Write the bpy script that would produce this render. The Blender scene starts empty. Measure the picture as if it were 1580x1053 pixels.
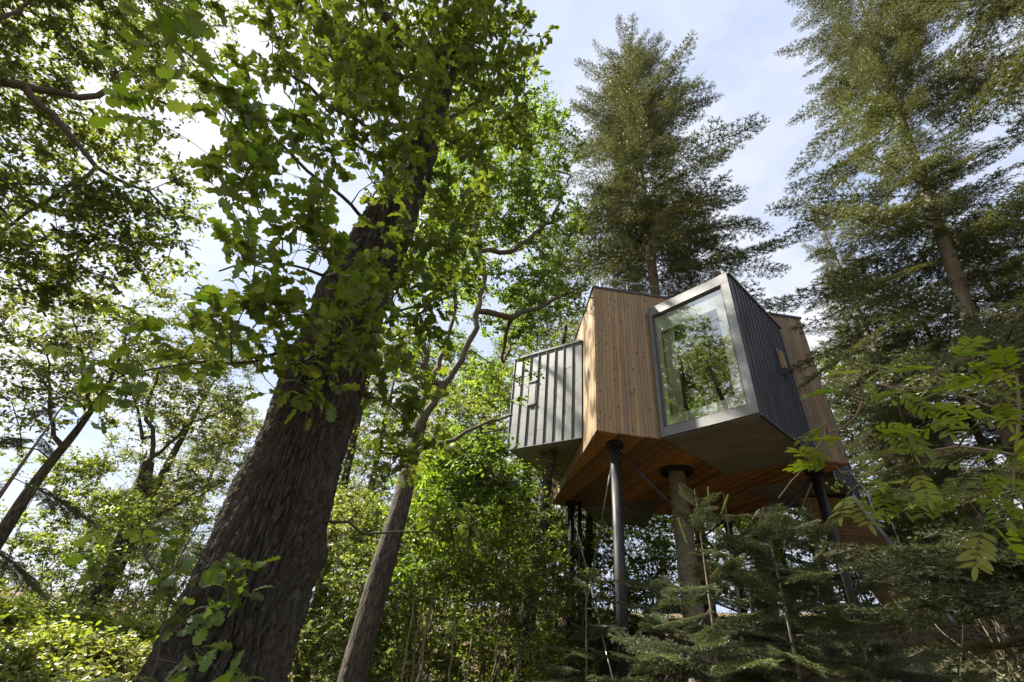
import bpy, math, numpy as np
from mathutils import Vector, Matrix
R = math.radians
rng = np.random.default_rng(11)
scene = bpy.context.scene
COL = scene.collection

# ------------------------------------------------------------------ camera
F0, W0, H0 = 702.0, 1580.0, 1053.0
CAM = np.array([0, 0, 1.6])
_up = np.array([897 - W0 / 2, -(-515 - H0 / 2), -F0]); _up /= np.linalg.norm(_up)
_fh = np.array([0, 0, -1.0]); _fh = _fh - _up * np.dot(_fh, _up); _fh /= np.linalg.norm(_fh)
MC = np.array([np.cross(_fh, _up), _fh, _up])
cd = bpy.data.cameras.new('camera'); cam = bpy.data.objects.new('camera', cd); COL.objects.link(cam)
cd.sensor_width = 36; cd.sensor_fit = 'HORIZONTAL'; cd.lens = F0 / W0 * 36; cd.clip_start = 0.05; cd.clip_end = 3000
m4 = Matrix([list(r) + [0] for r in MC.tolist()] + [[0, 0, 0, 1]])
m4.translation = Vector(CAM); cam.matrix_world = m4
scene.camera = cam

# ------------------------------------------------------------------ light
SUN_AZ = R(-70)      # measured from +Y towards +X: the sun stands on the left
SUN_EL = R(46)
w = bpy.data.worlds.new('World'); scene.world = w; w.use_nodes = True
nt = w.node_tree; nt.nodes.clear()
def wn(t, **k):
    n = nt.nodes.new(t)
    for a, b in k.items(): setattr(n, a, b)
    return n
sky = wn('ShaderNodeTexSky', sky_type='NISHITA', sun_disc=False, sun_elevation=SUN_EL, sun_rotation=SUN_AZ, air_density=1.0, dust_density=1.5, ozone_density=1.0)
bg = wn('ShaderNodeBackground'); bg.inputs[1].default_value = 0.11
out = wn('ShaderNodeOutputWorld')
tc = wn('ShaderNodeTexCoord'); sep = wn('ShaderNodeSeparateXYZ'); nt.links.new(tc.outputs['Generated'], sep.inputs[0])
def wm(op, a, b):
    n = wn('ShaderNodeMath', operation=op)
    for i, v in enumerate((a, b)):
        if isinstance(v, (int, float)): n.inputs[i].default_value = v
        else: nt.links.new(v, n.inputs[i])
    return n.outputs[0]
zz = wm('ADD', wm('MAXIMUM', sep.outputs[2], 0.0), 0.22)
cmb = wn('ShaderNodeCombineXYZ')
nt.links.new(wm('DIVIDE', sep.outputs[0], zz), cmb.inputs[0]); nt.links.new(wm('DIVIDE', sep.outputs[1], zz), cmb.inputs[1])
mp = wn('ShaderNodeMapping'); mp.inputs['Scale'].default_value = (0.8, 1.5, 1); mp.inputs['Rotation'].default_value = (0, 0, R(35)); mp.inputs['Location'].default_value = (3.1, 1.7, 0)
nt.links.new(cmb.outputs[0], mp.inputs[0])
nz = wn('ShaderNodeTexNoise'); nz.inputs['Scale'].default_value = 1.3; nz.inputs['Detail'].default_value = 9; nz.inputs['Roughness'].default_value = 0.58; nz.inputs['Distortion'].default_value = 0.6
nt.links.new(mp.outputs[0], nz.inputs['Vector'])
rp = wn('ShaderNodeMapRange'); rp.inputs[1].default_value = 0.3; rp.inputs[2].default_value = 0.68; rp.inputs[3].default_value = 0.9; rp.inputs[4].default_value = 1.0
nt.links.new(nz.outputs['Fac'], rp.inputs[0])
# thin cloud: brighter towards the sun (forward scattering in the veil)
nrm = wn('ShaderNodeVectorMath', operation='DOT_PRODUCT')
nt.links.new(tc.outputs['Generated'], nrm.inputs[0]); nrm.inputs[1].default_value = (math.sin(SUN_AZ) * math.cos(SUN_EL), math.cos(SUN_AZ) * math.cos(SUN_EL), math.sin(SUN_EL))
glow = wm('POWER', wm('MAXIMUM', wm('ADD', wm('MULTIPLY', nrm.outputs['Value'], 0.5), 0.5), 0.0), 3.0)
cl = wn('ShaderNodeVectorMath', operation='SCALE'); cmx = wn('ShaderNodeMix', data_type='RGBA'); cmx.inputs['A'].default_value = (0.5, 0.58, 0.79, 1); cmx.inputs['B'].default_value = (0.86, 0.88, 0.93, 1); rp2 = wn('ShaderNodeMapRange'); rp2.inputs[1].default_value = 0.36; rp2.inputs[2].default_value = 0.62; nt.links.new(nz.outputs['Fac'], rp2.inputs[0]); nt.links.new(rp2.outputs[0], cmx.inputs['Factor']); nt.links.new(cmx.outputs['Result'], cl.inputs[0])
CLOUD = 2.4
nt.links.new(wm('MULTIPLY', wm('ADD', wm('MULTIPLY', glow, 0.1), 1.0), CLOUD), cl.inputs['Scale'])
mx = wn('ShaderNodeMix', data_type='RGBA')
nt.links.new(rp.outputs[0], mx.inputs['Factor']); nt.links.new(sky.outputs[0], mx.inputs['A']); nt.links.new(cl.outputs[0], mx.inputs['B'])
nt.links.new(mx.outputs['Result'], bg.inputs[0]); nt.links.new(bg.outputs[0], out.inputs[0])

sl = bpy.data.lights.new('sun', 'SUN'); sl.energy = 4.4; sl.angle = R(2.0); sl.color = (1, 0.93, 0.82)
so = bpy.data.objects.new('sun', sl); COL.objects.link(so)
sdir = Vector((math.sin(SUN_AZ) * math.cos(SUN_EL), math.cos(SUN_AZ) * math.cos(SUN_EL), math.sin(SUN_EL)))
so.rotation_euler = sdir.to_track_quat('Z', 'Y').to_euler(); so.location = (-20, 0, 40)

vs = scene.view_settings; vs.view_transform = 'Standard'; vs.look = 'None'; vs.gamma = 1; vs.exposure = 2.15; vs.use_curve_mapping = False
scene.render.engine = 'CYCLES'
cy = scene.cycles; cy.use_denoising = True; cy.max_bounces = 7; cy.diffuse_bounces = 3; cy.glossy_bounces = 3; cy.transmission_bounces = 6; cy.transparent_max_bounces = 8
cy.sample_clamp_indirect = 4; cy.use_adaptive_sampling = True; cy.adaptive_threshold = 0.012; cy.adaptive_min_samples = 32; cy.denoising_prefilter = 'NONE'; cy.denoising_input_passes = 'RGB_ALBEDO_NORMAL'; cy.caustics_reflective = False; cy.caustics_refractive = False

# ------------------------------------------------------------------ helpers
def ray(px, py): return MC @ np.array([px - W0 / 2, -(py - H0 / 2), -F0])
def P(px, py, d):
    r = ray(px, py); return CAM + r * d / math.hypot(r[0], r[1])
def depth_of(p): return float((np.asarray(p) - CAM) @ (MC @ np.array([0, 0, -1.0])))
def nrmz(v): return v / np.maximum(np.linalg.norm(v, axis=-1, keepdims=True), 1e-9)

def ground_z(x, y):
    x = np.asarray(x, float); y = np.asarray(y, float)
    s = 0.8 * x + 0.45 * y
    t = np.clip((s - 10.2) / 3.0, 0, 1); z = 2.5 * t * t * (3 - 2 * t) + 0.12 * np.clip(s - 13.2, 0, 30) + 0.04 * np.clip(s - 4, 0, 6.2)
    z = z + 0.07 * np.sin(x * 1.3 + 0.7) * np.sin(y * 1.1) + 0.03 * np.sin(x * 3.7 + y * 2.9) + 0.02 * np.sin(x * 7.1 - y * 6.3)
    return z

def np_mesh(name, v, f, mats=(), rnd=None, mi=None, smooth=True, bc=None):
    """v (n,3); f list of int arrays (k,3) or (k,4)"""
    me = bpy.data.meshes.new(name)
    v = np.asarray(v, np.float32).reshape(-1, 3)
    if not isinstance(f, (list, tuple)): f = [f]
    f = [np.asarray(a, np.int32) for a in f if len(a)]
    loops = np.concatenate([a.ravel() for a in f]); tot = np.concatenate([np.full(len(a), a.shape[1], np.int32) for a in f])
    me.vertices.add(len(v)); me.vertices.foreach_set('co', v.ravel())
    me.loops.add(len(loops)); me.loops.foreach_set('vertex_index', loops)
    me.polygons.add(len(tot)); me.polygons.foreach_set('loop_start', np.concatenate([[0], np.cumsum(tot)[:-1]]).astype(np.int32)); me.polygons.foreach_set('loop_total', tot)
    if mi is not None: me.polygons.foreach_set('material_index', np.asarray(mi, np.int32))
    me.polygons.foreach_set("use_smooth", np.full(len(tot), bool(smooth)))
    if rnd is not None:
        a = me.attributes.new('rnd', 'FLOAT', 'POINT'); a.data.foreach_set('value', np.asarray(rnd, np.float32))
    if bc is not None:
        a = me.attributes.new('bc', 'FLOAT_VECTOR', 'POINT'); a.data.foreach_set('vector', np.asarray(bc, np.float32).ravel())
    for m in mats: me.materials.append(m)
    me.update(calc_edges=True); me.validate()
    return me

def link(name, data, parent=None, loc=None):
    o = bpy.data.objects.new(name, data); COL.objects.link(o)
    if parent is not None:
        o.parent = parent
        if loc is None: o.location = -Vector(parent_world(parent))
    if loc is not None: o.location = loc
    return o
def parent_world(p):
    v = Vector((0, 0, 0))
    while p is not None: v += p.location; p = p.parent
    return v
def tag(o, label=None, cat=None, group=None, kind=None):
    if label: o['label'] = label
    if cat: o['category'] = cat
    if group: o['group'] = group
    if kind: o['kind'] = kind
    return o
def thing(name, loc, label, cat, group=None):
    o = bpy.data.objects.new(name, None); COL.objects.link(o); o.location = Vector([float(a) for a in loc]); o.empty_display_size = 0.3
    return tag(o, label, cat, group)

# ------------------------------------------------------------------ materials
def new_mat(name):
    m = bpy.data.materials.new(name); m.use_nodes = True; m.node_tree.nodes.clear(); return m
class NB:
    def __init__(s, m): s.t = m.node_tree
    def n(s, t, ins=None, **k):
        n = s.t.nodes.new(t)
        for a, b in k.items(): setattr(n, a, b)
        for a, b in (ins or {}).items():
            if hasattr(b, 'is_linked') and hasattr(b, 'node'): s.t.links.new(b, n.inputs[a])
            else: n.inputs[a].default_value = b
        return n
    def out(s, sh): s.t.links.new(sh, s.n('ShaderNodeOutputMaterial').inputs[0])
    def noise(s, vec, scale, detail=4, rough=0.55): return s.n('ShaderNodeTexNoise', {'Vector': vec, 'Scale': scale, 'Detail': detail, 'Roughness': rough}).outputs['Fac']
    def ramp(s, fac, stops):
        r = s.n('ShaderNodeValToRGB', {'Fac': fac}); e = r.color_ramp.elements
        e[0].position, e[0].color = stops[0][0], (*stops[0][1], 1); e[1].position, e[1].color = stops[-1][0], (*stops[-1][1], 1)
        for p, c in stops[1:-1]:
            q = e.new(p); q.color = (*c, 1)
        return r.outputs[0]
    def mix(s, f, a, b, bt='MIX'): return s.n('ShaderNodeMix', {'Factor': f, 'A': a, 'B': b}, data_type='RGBA', blend_type=bt).outputs['Result']
    def math(s, op, a, b=0.0): return s.n('ShaderNodeMath', {0: a, 1: b}, operation=op).outputs[0]
    def mapping(s, vec, sc): return s.n('ShaderNodeMapping', {'Vector': vec, 'Scale': sc}).outputs[0]
    def bump(s, h, strength, dist): return s.n('ShaderNodeBump', {'Height': h, 'Strength': strength, 'Distance': dist}).outputs[0]

def leaf_mat(name, dark, mid, light, trans=0.42, tcol=None, rough=0.42, spec=0.35):
    m = new_mat(name); b = NB(m)
    a = b.n('ShaderNodeAttribute', attribute_name='rnd').outputs['Fac']
    col = b.ramp(a, [(0, dark), (0.55, mid), (1, light)])
    oi = b.n('ShaderNodeObjectInfo').outputs['Random']
    col = b.n('ShaderNodeHueSaturation', {'Hue': b.math('ADD', b.math('MULTIPLY', oi, 0.035), 0.4825), 'Saturation': b.math('ADD', b.math('MULTIPLY', b.math('FRACT', b.math('MULTIPLY', oi, 7.3)), 0.3), 0.82), 'Value': b.math('ADD', b.math('MULTIPLY', b.math('FRACT', b.math('MULTIPLY', oi, 3.7)), 0.5), 0.8), 'Color': col}).outputs[0]
    geo = b.n('ShaderNodeNewGeometry')
    pale = b.mix(b.math('MULTIPLY', geo.outputs['Backfacing'], 0.35), col, (0.16, 0.2, 0.10, 1))
    tc_ = b.mix(1.0, col, (*(tcol or (1.5, 1.5, 0.55)), 1), 'MULTIPLY')
    p = b.n('ShaderNodeBsdfPrincipled', {'Base Color': pale, 'Roughness': rough, 'Specular IOR Level': spec})
    t = b.n('ShaderNodeBsdfTranslucent', {'Color': tc_})
    b.out(b.n('ShaderNodeMixShader', {0: trans, 1: p.outputs[0], 2: t.outputs[0]}).outputs[0]); return m

TY = (1.55, 1.5, 0.55)
M_OAKNEAR = leaf_mat('oak_leaf', (0.058, 0.1, 0.018), (0.1, 0.16, 0.026), (0.165, 0.23, 0.036), 0.54, (1.7, 1.65, 0.5))
M_OAK = leaf_mat('oak_leaf_mid', (0.07, 0.108, 0.03), (0.112, 0.168, 0.038), (0.175, 0.232, 0.05), 0.52, (1.65, 1.6, 0.5))
M_OLIVE = leaf_mat('grey_green_leaf', (0.078, 0.1, 0.044), (0.125, 0.152, 0.064), (0.185, 0.21, 0.088), 0.4, TY)
M_FRESH = leaf_mat('fresh_leaf', (0.078, 0.112, 0.03), (0.128, 0.175, 0.042), (0.2, 0.245, 0.055), 0.46, TY)
M_BRIGHT = leaf_mat('yellow_green_leaf', (0.13, 0.18, 0.03), (0.2, 0.25, 0.04), (0.3, 0.34, 0.055), 0.42, TY)
M_ROWAN = leaf_mat('rowan_leaf', (0.13, 0.185, 0.03), (0.2, 0.26, 0.04), (0.28, 0.33, 0.055), 0.55, (1.7, 1.65, 0.5), rough=0.5)
M_TUFT = leaf_mat('new_fir_needle', (0.1, 0.14, 0.035), (0.16, 0.2, 0.05), (0.22, 0.26, 0.07), 0.3)
M_NEEDLE = leaf_mat('fir_needle', (0.06, 0.075, 0.032), (0.105, 0.125, 0.05), (0.165, 0.185, 0.07), 0.3, (1.3, 1.2, 0.6), 0.42, 0.4)
M_NEEDLE2 = leaf_mat('pale_fir_needle', (0.055, 0.078, 0.034), (0.09, 0.12, 0.048), (0.15, 0.18, 0.07), 0.28, (1.3, 1.2, 0.6), 0.38, 0.45)

def bark_mat(name, c0, c1, c2, sc=(14, 14, 2.2), bump=0.6, dist=0.02, use_bc=False, crack=True):
    m = new_mat(name); b = NB(m)
    vec = b.n('ShaderNodeAttribute', attribute_name='bc').outputs['Vector'] if use_bc else b.n('ShaderNodeTexCoord').outputs['Object']
    v = b.mapping(vec, sc)
    n1 = b.noise(v, 1.0, 8, 0.65)
    vo = b.n('ShaderNodeTexVoronoi', {'Vector': b.mix(0.12, v, b.n('ShaderNodeTexNoise', {'Vector': v, 'Scale': 1.3}).outputs['Color']), 'Scale': 1.0}, feature='DISTANCE_TO_EDGE').outputs['Distance']
    crk = b.n('ShaderNodeMapRange', {0: vo, 1: 0.0, 2: 0.22}).outputs[0]
    big = b.noise(vec, 0.9, 5)
    fine = b.noise(vec, 90, 4)
    col = b.ramp(b.math('ADD', b.math('MULTIPLY', n1, 0.6), b.math('MULTIPLY', big, 0.4)), [(0.3, c0), (0.5, c1), (0.68, c2)])
    h = n1
    if crack:
        col = b.mix(b.math('SUBTRACT', 1.0, crk), col, (c0[0] * 0.7, c0[1] * 0.7, c0[2] * 0.7, 1)); h = b.math('ADD', b.math('MULTIPLY', crk, 0.9), b.math('MULTIPLY', n1, 0.6))
    h = b.math('ADD', h, b.math('MULTIPLY', fine, 0.25))
    lich = b.math('MULTIPLY', b.n('ShaderNodeMapRange', {0: b.noise(vec, 3.3, 7, 0.7), 1: 0.54, 2: 0.68}).outputs[0], 0.45)
    col = b.mix(lich, col, (c1[0] * 0.95, c1[1] * 1.35, c1[2] * 0.8, 1))
    grey = b.math('MULTIPLY', b.n('ShaderNodeMapRange', {0: b.noise(vec, 17, 5, 0.7), 1: 0.58, 2: 0.68}).outputs[0], 0.5)
    col = b.mix(grey, col, (c2[0] * 1.15, c2[1] * 1.22, c2[2] * 1.3, 1))
    p = b.n('ShaderNodeBsdfPrincipled', {'Base Color': col, 'Roughness': 0.85, 'Specular IOR Level': 0.25, 'Normal': b.bump(h, bump, dist)})
    b.out(p.outputs[0]); return m
M_BARKOAK = bark_mat('oak_bark', (0.02, 0.017, 0.012), (0.055, 0.047, 0.034), (0.135, 0.12, 0.09), (30, 30, 9), 1.0, 0.02, True, False)
M_BARK2 = bark_mat('grey_brown_bark', (0.04, 0.032, 0.024), (0.085, 0.068, 0.05), (0.15, 0.125, 0.095), (30, 30, 5), 0.7, 0.015, True)
M_BARKFIR = bark_mat('fir_bark', (0.08, 0.065, 0.047), (0.165, 0.137, 0.1), (0.27, 0.23, 0.165), (12, 12, 20), 0.5, 0.012, True, False)
M_TWIG = bark_mat('twig_bark', (0.045, 0.035, 0.026), (0.08, 0.064, 0.046), (0.13, 0.105, 0.075), (20, 20, 6), 0.3, 0.005, False, False)
M_TWIGPALE = bark_mat('pale_twig_bark', (0.13, 0.10, 0.06), (0.2, 0.16, 0.1), (0.28, 0.23, 0.15), (20, 20, 6), 0.3, 0.005, False, False)

def wood_mat(name, c0, c1, c2, knots=1.0, along='Z', tint=0.16):
    m = new_mat(name); b = NB(m)
    oi = b.n('ShaderNodeObjectInfo').outputs['Random']
    vec = b.n('ShaderNodeTexCoord').outputs['Object']
    off = b.n('ShaderNodeCombineXYZ', {0: b.math('MULTIPLY', oi, 37.0), 1: b.math('MULTIPLY', oi, 91.0), 2: b.math('MULTIPLY', oi, 53.0)}).outputs[0]
    v = b.n('ShaderNodeVectorMath', {0: vec, 1: off}, operation='ADD').outputs[0]
    s = {'Z': (16, 16, 0.9), 'Y': (16, 0.9, 16), 'X': (0.9, 16, 16)}[along]
    g = b.noise(b.mapping(v, s), 2.2, 6, 0.6)
    fg = b.noise(b.mapping(v, tuple(a * 6 for a in s)), 2.0, 3, 0.6)
    ks = {'Z': (7.0, 7.0, 3.2), 'Y': (7, 3.2, 7), 'X': (3.2, 7, 7)}[along]
    kn = b.n('ShaderNodeTexVoronoi', {'Vector': b.mapping(v, ks), 'Scale': 1.0, 'Randomness': 1.0}, feature='F1').outputs['Distance']
    kf = b.n('ShaderNodeMapRange', {0: kn, 1: 0.10, 2: 0.19, 3: 1.0, 4: 0.0}).outputs[0]
    col = b.ramp(b.math('ADD', b.math('MULTIPLY', g, 0.7), b.math('MULTIPLY', fg, 0.3)), [(0.32, c0), (0.5, c1), (0.7, c2)])
    hv = b.n('ShaderNodeHueSaturation', {'Value': b.math('ADD', b.math('MULTIPLY', oi, tint * 2), 1 - tint), 'Saturation': b.math('ADD', b.math('MULTIPLY', oi, 0.25), 0.85), 'Color': col}).outputs[0]
    col = b.mix(b.math('MULTIPLY', kf, 0.75 * knots), hv, (c0[0] * 0.35, c0[1] * 0.28, c0[2] * 0.25, 1))
    big = b.noise(vec, 0.5, 4)
    col = b.mix(b.math('MULTIPLY', b.n('ShaderNodeMapRange', {0: big, 1: 0.4, 2: 0.75}).outputs[0], 0.25), col, (c0[0] * 0.8, c0[1] * 0.85, c0[2] * 0.95, 1))
    st = b.noise(b.mapping(b.n('ShaderNodeNewGeometry').outputs['Position'], (3.2, 3.2, 0.35)), 1.0, 6, 0.65)
    col = b.mix(b.math('MULTIPLY', b.n('ShaderNodeMapRange', {0: st, 1: 0.48, 2: 0.7}).outputs[0], 0.4), col, (c0[0] * 0.62, c0[1] * 0.7, c0[2] * 0.85, 1))
    p = b.n('ShaderNodeBsdfPrincipled', {'Base Color': col, 'Roughness': 0.62, 'Specular IOR Level': 0.3, 'Normal': b.bump(b.math('ADD', g, b.math('MULTIPLY', fg, 0.6)), 0.25, 0.004)})
    b.out(p.outputs[0]); return m
M_WOOD = wood_mat('larch_board', (0.21, 0.142, 0.078), (0.335, 0.235, 0.132), (0.44, 0.325, 0.19), 1.35, 'Z', 0.24)
M_SOFFIT = wood_mat('bounce_tinted_soffit_board', (0.32, 0.145, 0.06), (0.5, 0.25, 0.11), (0.64, 0.35, 0.17), 1.0, 'Y', 0.5)  # orange and brighter than the wall boards: bounce light put into the colour
M_INWOOD = wood_mat('interior_plywood', (0.32, 0.2, 0.1), (0.42, 0.27, 0.14), (0.5, 0.34, 0.19), 0.2)

def zinc_mat(name, c, rough, metallic=0.75):
    m = new_mat(name); b = NB(m)
    oi = b.n('ShaderNodeObjectInfo').outputs['Random']
    vec = b.n('ShaderNodeTexCoord').outputs['Object']
    n = b.noise(vec, 1.7, 6, 0.6); fn = b.noise(vec, 9, 5, 0.6)
    streak = b.noise(b.mapping(vec, (9, 9, 0.6)), 1.5, 4)
    f = b.math('ADD', b.math('ADD', b.math('MULTIPLY', n, 0.4), b.math('MULTIPLY', fn, 0.2)), b.math('ADD', b.math('MULTIPLY', streak, 0.2), b.math('MULTIPLY', oi, 0.25)))
    col = b.ramp(f, [(0.3, tuple(a * 0.72 for a in c)), (0.55, c), (0.85, tuple(min(a * 1.3, 1) for a in c))])
    rr = b.n('ShaderNodeMapRange', {0: n, 1: 0.3, 2: 0.7, 3: rough - 0.07, 4: rough + 0.1}).outputs[0]
    p = b.n('ShaderNodeBsdfPrincipled', {'Base Color': col, 'Roughness': rr, 'Metallic': metallic, 'Normal': b.bump(b.math('ADD', n, b.math('MULTIPLY', fn, 0.2)), 0.12, 0.02)})
    b.out(p.outputs[0]); return m
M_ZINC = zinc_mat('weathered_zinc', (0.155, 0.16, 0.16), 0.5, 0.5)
M_ZINCSHADE = zinc_mat('shaded_zinc', (0.08, 0.084, 0.096), 0.46, 0.6)  # same zinc for the window box sides, their shade put into the colour
M_FRAME = zinc_mat('pale_zinc_frame', (0.21, 0.21, 0.205), 0.45, 0.5)
M_UNDER = zinc_mat('lightened_zinc_soffit', (0.33, 0.325, 0.31), 0.55, 0.3)  # same zinc, colour lightened to offset the shade beneath the boxes
M_SEAM = zinc_mat('zinc_seam', (0.10, 0.10, 0.11), 0.5, 0.5)
M_GALV = zinc_mat('galvanised_steel', (0.5, 0.52, 0.54), 0.4, 0.85)

def simple(name, c, rough=0.6, metallic=0.0, nscale=20, var=0.25, bump=0.15, spec=0.4):
    m = new_mat(name); b = NB(m); vec = b.n('ShaderNodeTexCoord').outputs['Object']
    n = b.noise(vec, nscale, 5, 0.6)
    col = b.ramp(n, [(0.3, tuple(a * (1 - var) for a in c)), (0.7, tuple(min(1, a * (1 + var)) for a in c))])
    p = b.n('ShaderNodeBsdfPrincipled', {'Base Color': col, 'Roughness': rough, 'Metallic': metallic, 'Specular IOR Level': spec, 'Normal': b.bump(n, bump, 0.01)})
    b.out(p.outputs[0]); return m
M_STEEL = simple('black_painted_steel', (0.026, 0.026, 0.027), 0.5, 0.2, 45, 0.3, 0.35, 0.5)
M_CABLE = simple('steel_rod', (0.4, 0.4, 0.4), 0.3, 0.9)
M_RUBBER = simple('black_rubber', (0.012, 0.012, 0.012), 0.8)
M_CREAM = simple('cream_fabric', (0.8, 0.75, 0.56), 0.85, 0, 30, 0.06)
M_WHITE = simple('white_paint', (0.78, 0.78, 0.74), 0.6, 0, 8, 0.03)
M_FILM = simple('roofing_felt', (0.04, 0.04, 0.042), 0.9)
M_BERRY = simple('green_berry', (0.2, 0.24, 0.04), 0.45)

def glass_mat(name='window_glass', ior=2.8):
    m = new_mat(name); b = NB(m)
    ge = b.n('ShaderNodeNewGeometry'); c = b.math('ABSOLUTE', b.n('ShaderNodeVectorMath', {0: ge.outputs['Normal'], 1: ge.outputs['Incoming']}, operation='DOT_PRODUCT').outputs['Value'])
    f = b.math('ADD', b.math('MULTIPLY', b.math('POWER', b.math('SUBTRACT', 1.0, c), 5.0), 1 - ior), ior)
    g = b.n('ShaderNodeBsdfGlossy', {'Color': (0.95, 0.97, 1, 1), 'Roughness': 0.0})
    t = b.n('ShaderNodeBsdfTransparent', {'Color': (0.93, 0.95, 0.93, 1)})
    b.out(b.n('ShaderNodeMixShader', {0: f, 1: t.outputs[0], 2: g.outputs[0]}).outputs[0]); return m
M_GLASS = glass_mat('window_glass', 0.26)
M_CLEAR = glass_mat('added_skylight_glass', 0.04)  # glazing of the added roof opening

def ground_mat():
    m = new_mat('forest_floor'); b = NB(m); vec = b.n('ShaderNodeTexCoord').outputs['Object']
    n = b.noise(vec, 0.6, 6); n2 = b.noise(vec, 7, 8, 0.7); n3 = b.noise(vec, 45, 5, 0.7)
    c = b.ramp(n2, [(0.3, (0.05, 0.034, 0.021)), (0.5, (0.12, 0.084, 0.052)), (0.7, (0.22, 0.16, 0.1))])
    g = b.ramp(n3, [(0.3, (0.03, 0.045, 0.012)), (0.7, (0.07, 0.095, 0.025))])
    col = b.mix(b.n('ShaderNodeMapRange', {0: n, 1: 0.52, 2: 0.66}).outputs[0], c, g)
    h = b.math('ADD', b.math('MULTIPLY', n2, 0.8), b.math('MULTIPLY', n3, 0.35))
    p = b.n('ShaderNodeBsdfPrincipled', {'Base Color': col, 'Roughness': 0.95, 'Specular IOR Level': 0.15, 'Normal': b.bump(h, 0.9, 0.06)})
    b.out(p.outputs[0]); return m
M_GROUND = ground_mat()

# ------------------------------------------------------------------ ground
def build_ground():
    n = 260
    u = np.linspace(-1, 1, n); s = np.sinh(u * 5.2) / math.sinh(5.2) * 700
    X, Y = np.meshgrid(s + 4, s + 9, indexing='ij'); Z = ground_z(X, Y)
    far = np.clip((np.hypot(X, Y) - 60) / 200, 0, 1); Z = np.minimum(Z, 8) + far * 4
    v = np.stack([X, Y, Z], -1).reshape(-1, 3)
    i = np.arange(n * n).reshape(n, n)
    f = np.stack([i[:-1, :-1], i[1:, :-1], i[1:, 1:], i[:-1, 1:]], -1).reshape(-1, 4)
    tag(link('ground', np_mesh('ground', v, f, [M_GROUND])), kind='structure')
build_ground()

# ------------------------------------------------------------------ box-like building pieces
BOXF = np.array([[0, 3, 2, 1], [4, 5, 6, 7], [0, 1, 5, 4], [1, 2, 6, 5], [2, 3, 7, 6], [3, 0, 4, 7]])
def prism_mesh(name, poly, z0, z1, mat):
    k = len(poly); poly = np.asarray(poly, float)
    a = 0.5 * np.sum(poly[:, 0] * np.roll(poly[:, 1], -1) - np.roll(poly[:, 0], -1) * poly[:, 1])
    if a < 0: poly = poly[::-1]
    v = np.concatenate([np.c_[poly, np.full(k, z0)], np.c_[poly, np.full(k, z1)]])
    me = bpy.data.meshes.new(name)
    me.from_pydata(v.tolist(), [], [list(range(k))[::-1], list(range(k, 2 * k))] + [[i, (i + 1) % k, (i + 1) % k + k, i + k] for i in range(k)])
    me.materials.append(mat); me.update(); return me
def prism(name, poly, z0, z1, mat, parent): return link(name, prism_mesh(name, poly, z0, z1, mat), parent)
class Face:
    """a vertical wall plane: u along p0->p1, t out of the wall"""
    def __init__(s, p0, p1, outward):
        s.p0 = np.array(p0, float); d = np.array(p1, float) - s.p0; s.L = np.linalg.norm(d); s.d = d / s.L
        nn = np.array([s.d[1], -s.d[0]]); s.n = nn if nn @ np.array(outward) > 0 else -nn
    def pt(s, u, t, z): q = s.p0 + s.d * u + s.n * t; return [q[0], q[1], z]
    def box(s, name, u0, u1, z0, z1, t0, t1, mat, parent, bev=0.0, skew=0.0):
        c = [s.pt(u0, t0, z0), s.pt(u1, t0, z0 + skew), s.pt(u1, t1, z0 + skew), s.pt(u0, t1, z0), s.pt(u0, t0, z1), s.pt(u1, t0, z1 + skew), s.pt(u1, t1, z1 + skew), s.pt(u0, t1, z1)]
        q = s.d[0] * s.n[1] - s.d[1] * s.n[0]
        f = BOXF if q > 0 else BOXF[:, ::-1]
        ctr = np.mean(c, axis=0)
        me = np_mesh(name, np.array(c) - ctr, f, [mat], smooth=False)
        o = link(name, me, parent, loc=Vector(ctr) - parent_world(parent))
        return o
def rod_mesh(name, a, b, r, mat, sides=10, r2=None):
    a = np.array(a, float); b = np.array(b, float); d = nrmz(b - a); ref = np.array([0, 0, 1.0]) if abs(d[2]) < 0.9 else np.array([1.0, 0, 0])
    x = nrmz(np.cross(d, ref)); y = np.cross(d, x); th = np.linspace(0, 2 * math.pi, sides, endpoint=False)
    ring = np.outer(np.cos(th), x) + np.outer(np.sin(th), y); r2 = r if r2 is None else r2
    v = np.concatenate([a + ring * r, b + ring * r2, [a], [b]])
    i = np.arange(sides); j = (i + 1) % sides
    return np_mesh(name, v, [np.stack([i, j, j + sides, i + sides], 1)[:, ::-1], np.stack([j, i, np.full(sides, 2 * sides)], 1)[:, ::-1], np.stack([i + sides, j + sides, np.full(sides, 2 * sides + 1)], 1)[:, ::-1]], [mat], smooth=True)
def rod(name, a, b, r, mat, parent, sides=10, r2=None): return link(name, rod_mesh(name, a, b, r, mat, sides, r2), parent)
def ring_obj(name, c, axis, R_, r_, mat, parent, n=20, k=8):
    c = np.array(c); ax = nrmz(np.array(axis, float)); x = nrmz(np.cross(ax, [0.3, 0.2, 0.9])); y = np.cross(ax, x)
    th = np.linspace(0, 2 * math.pi, n, endpoint=False); ph = np.linspace(0, 2 * math.pi, k, endpoint=False)
    rad = np.outer(np.cos(th), x) + np.outer(np.sin(th), y)
    v = c + rad[:, None, :] * (R_ + r_ * np.cos(ph))[None, :, None] + ax * (r_ * np.sin(ph))[None, :, None]
    i = np.arange(n * k).reshape(n, k)
    f = np.stack([i, np.roll(i, -1, 0), np.roll(np.roll(i, -1, 0), -1, 1), np.roll(i, -1, 1)], -1).reshape(-1, 4)
    return link(name, np_mesh(name, v.reshape(-1, 3), f, [mat]), parent)
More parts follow.
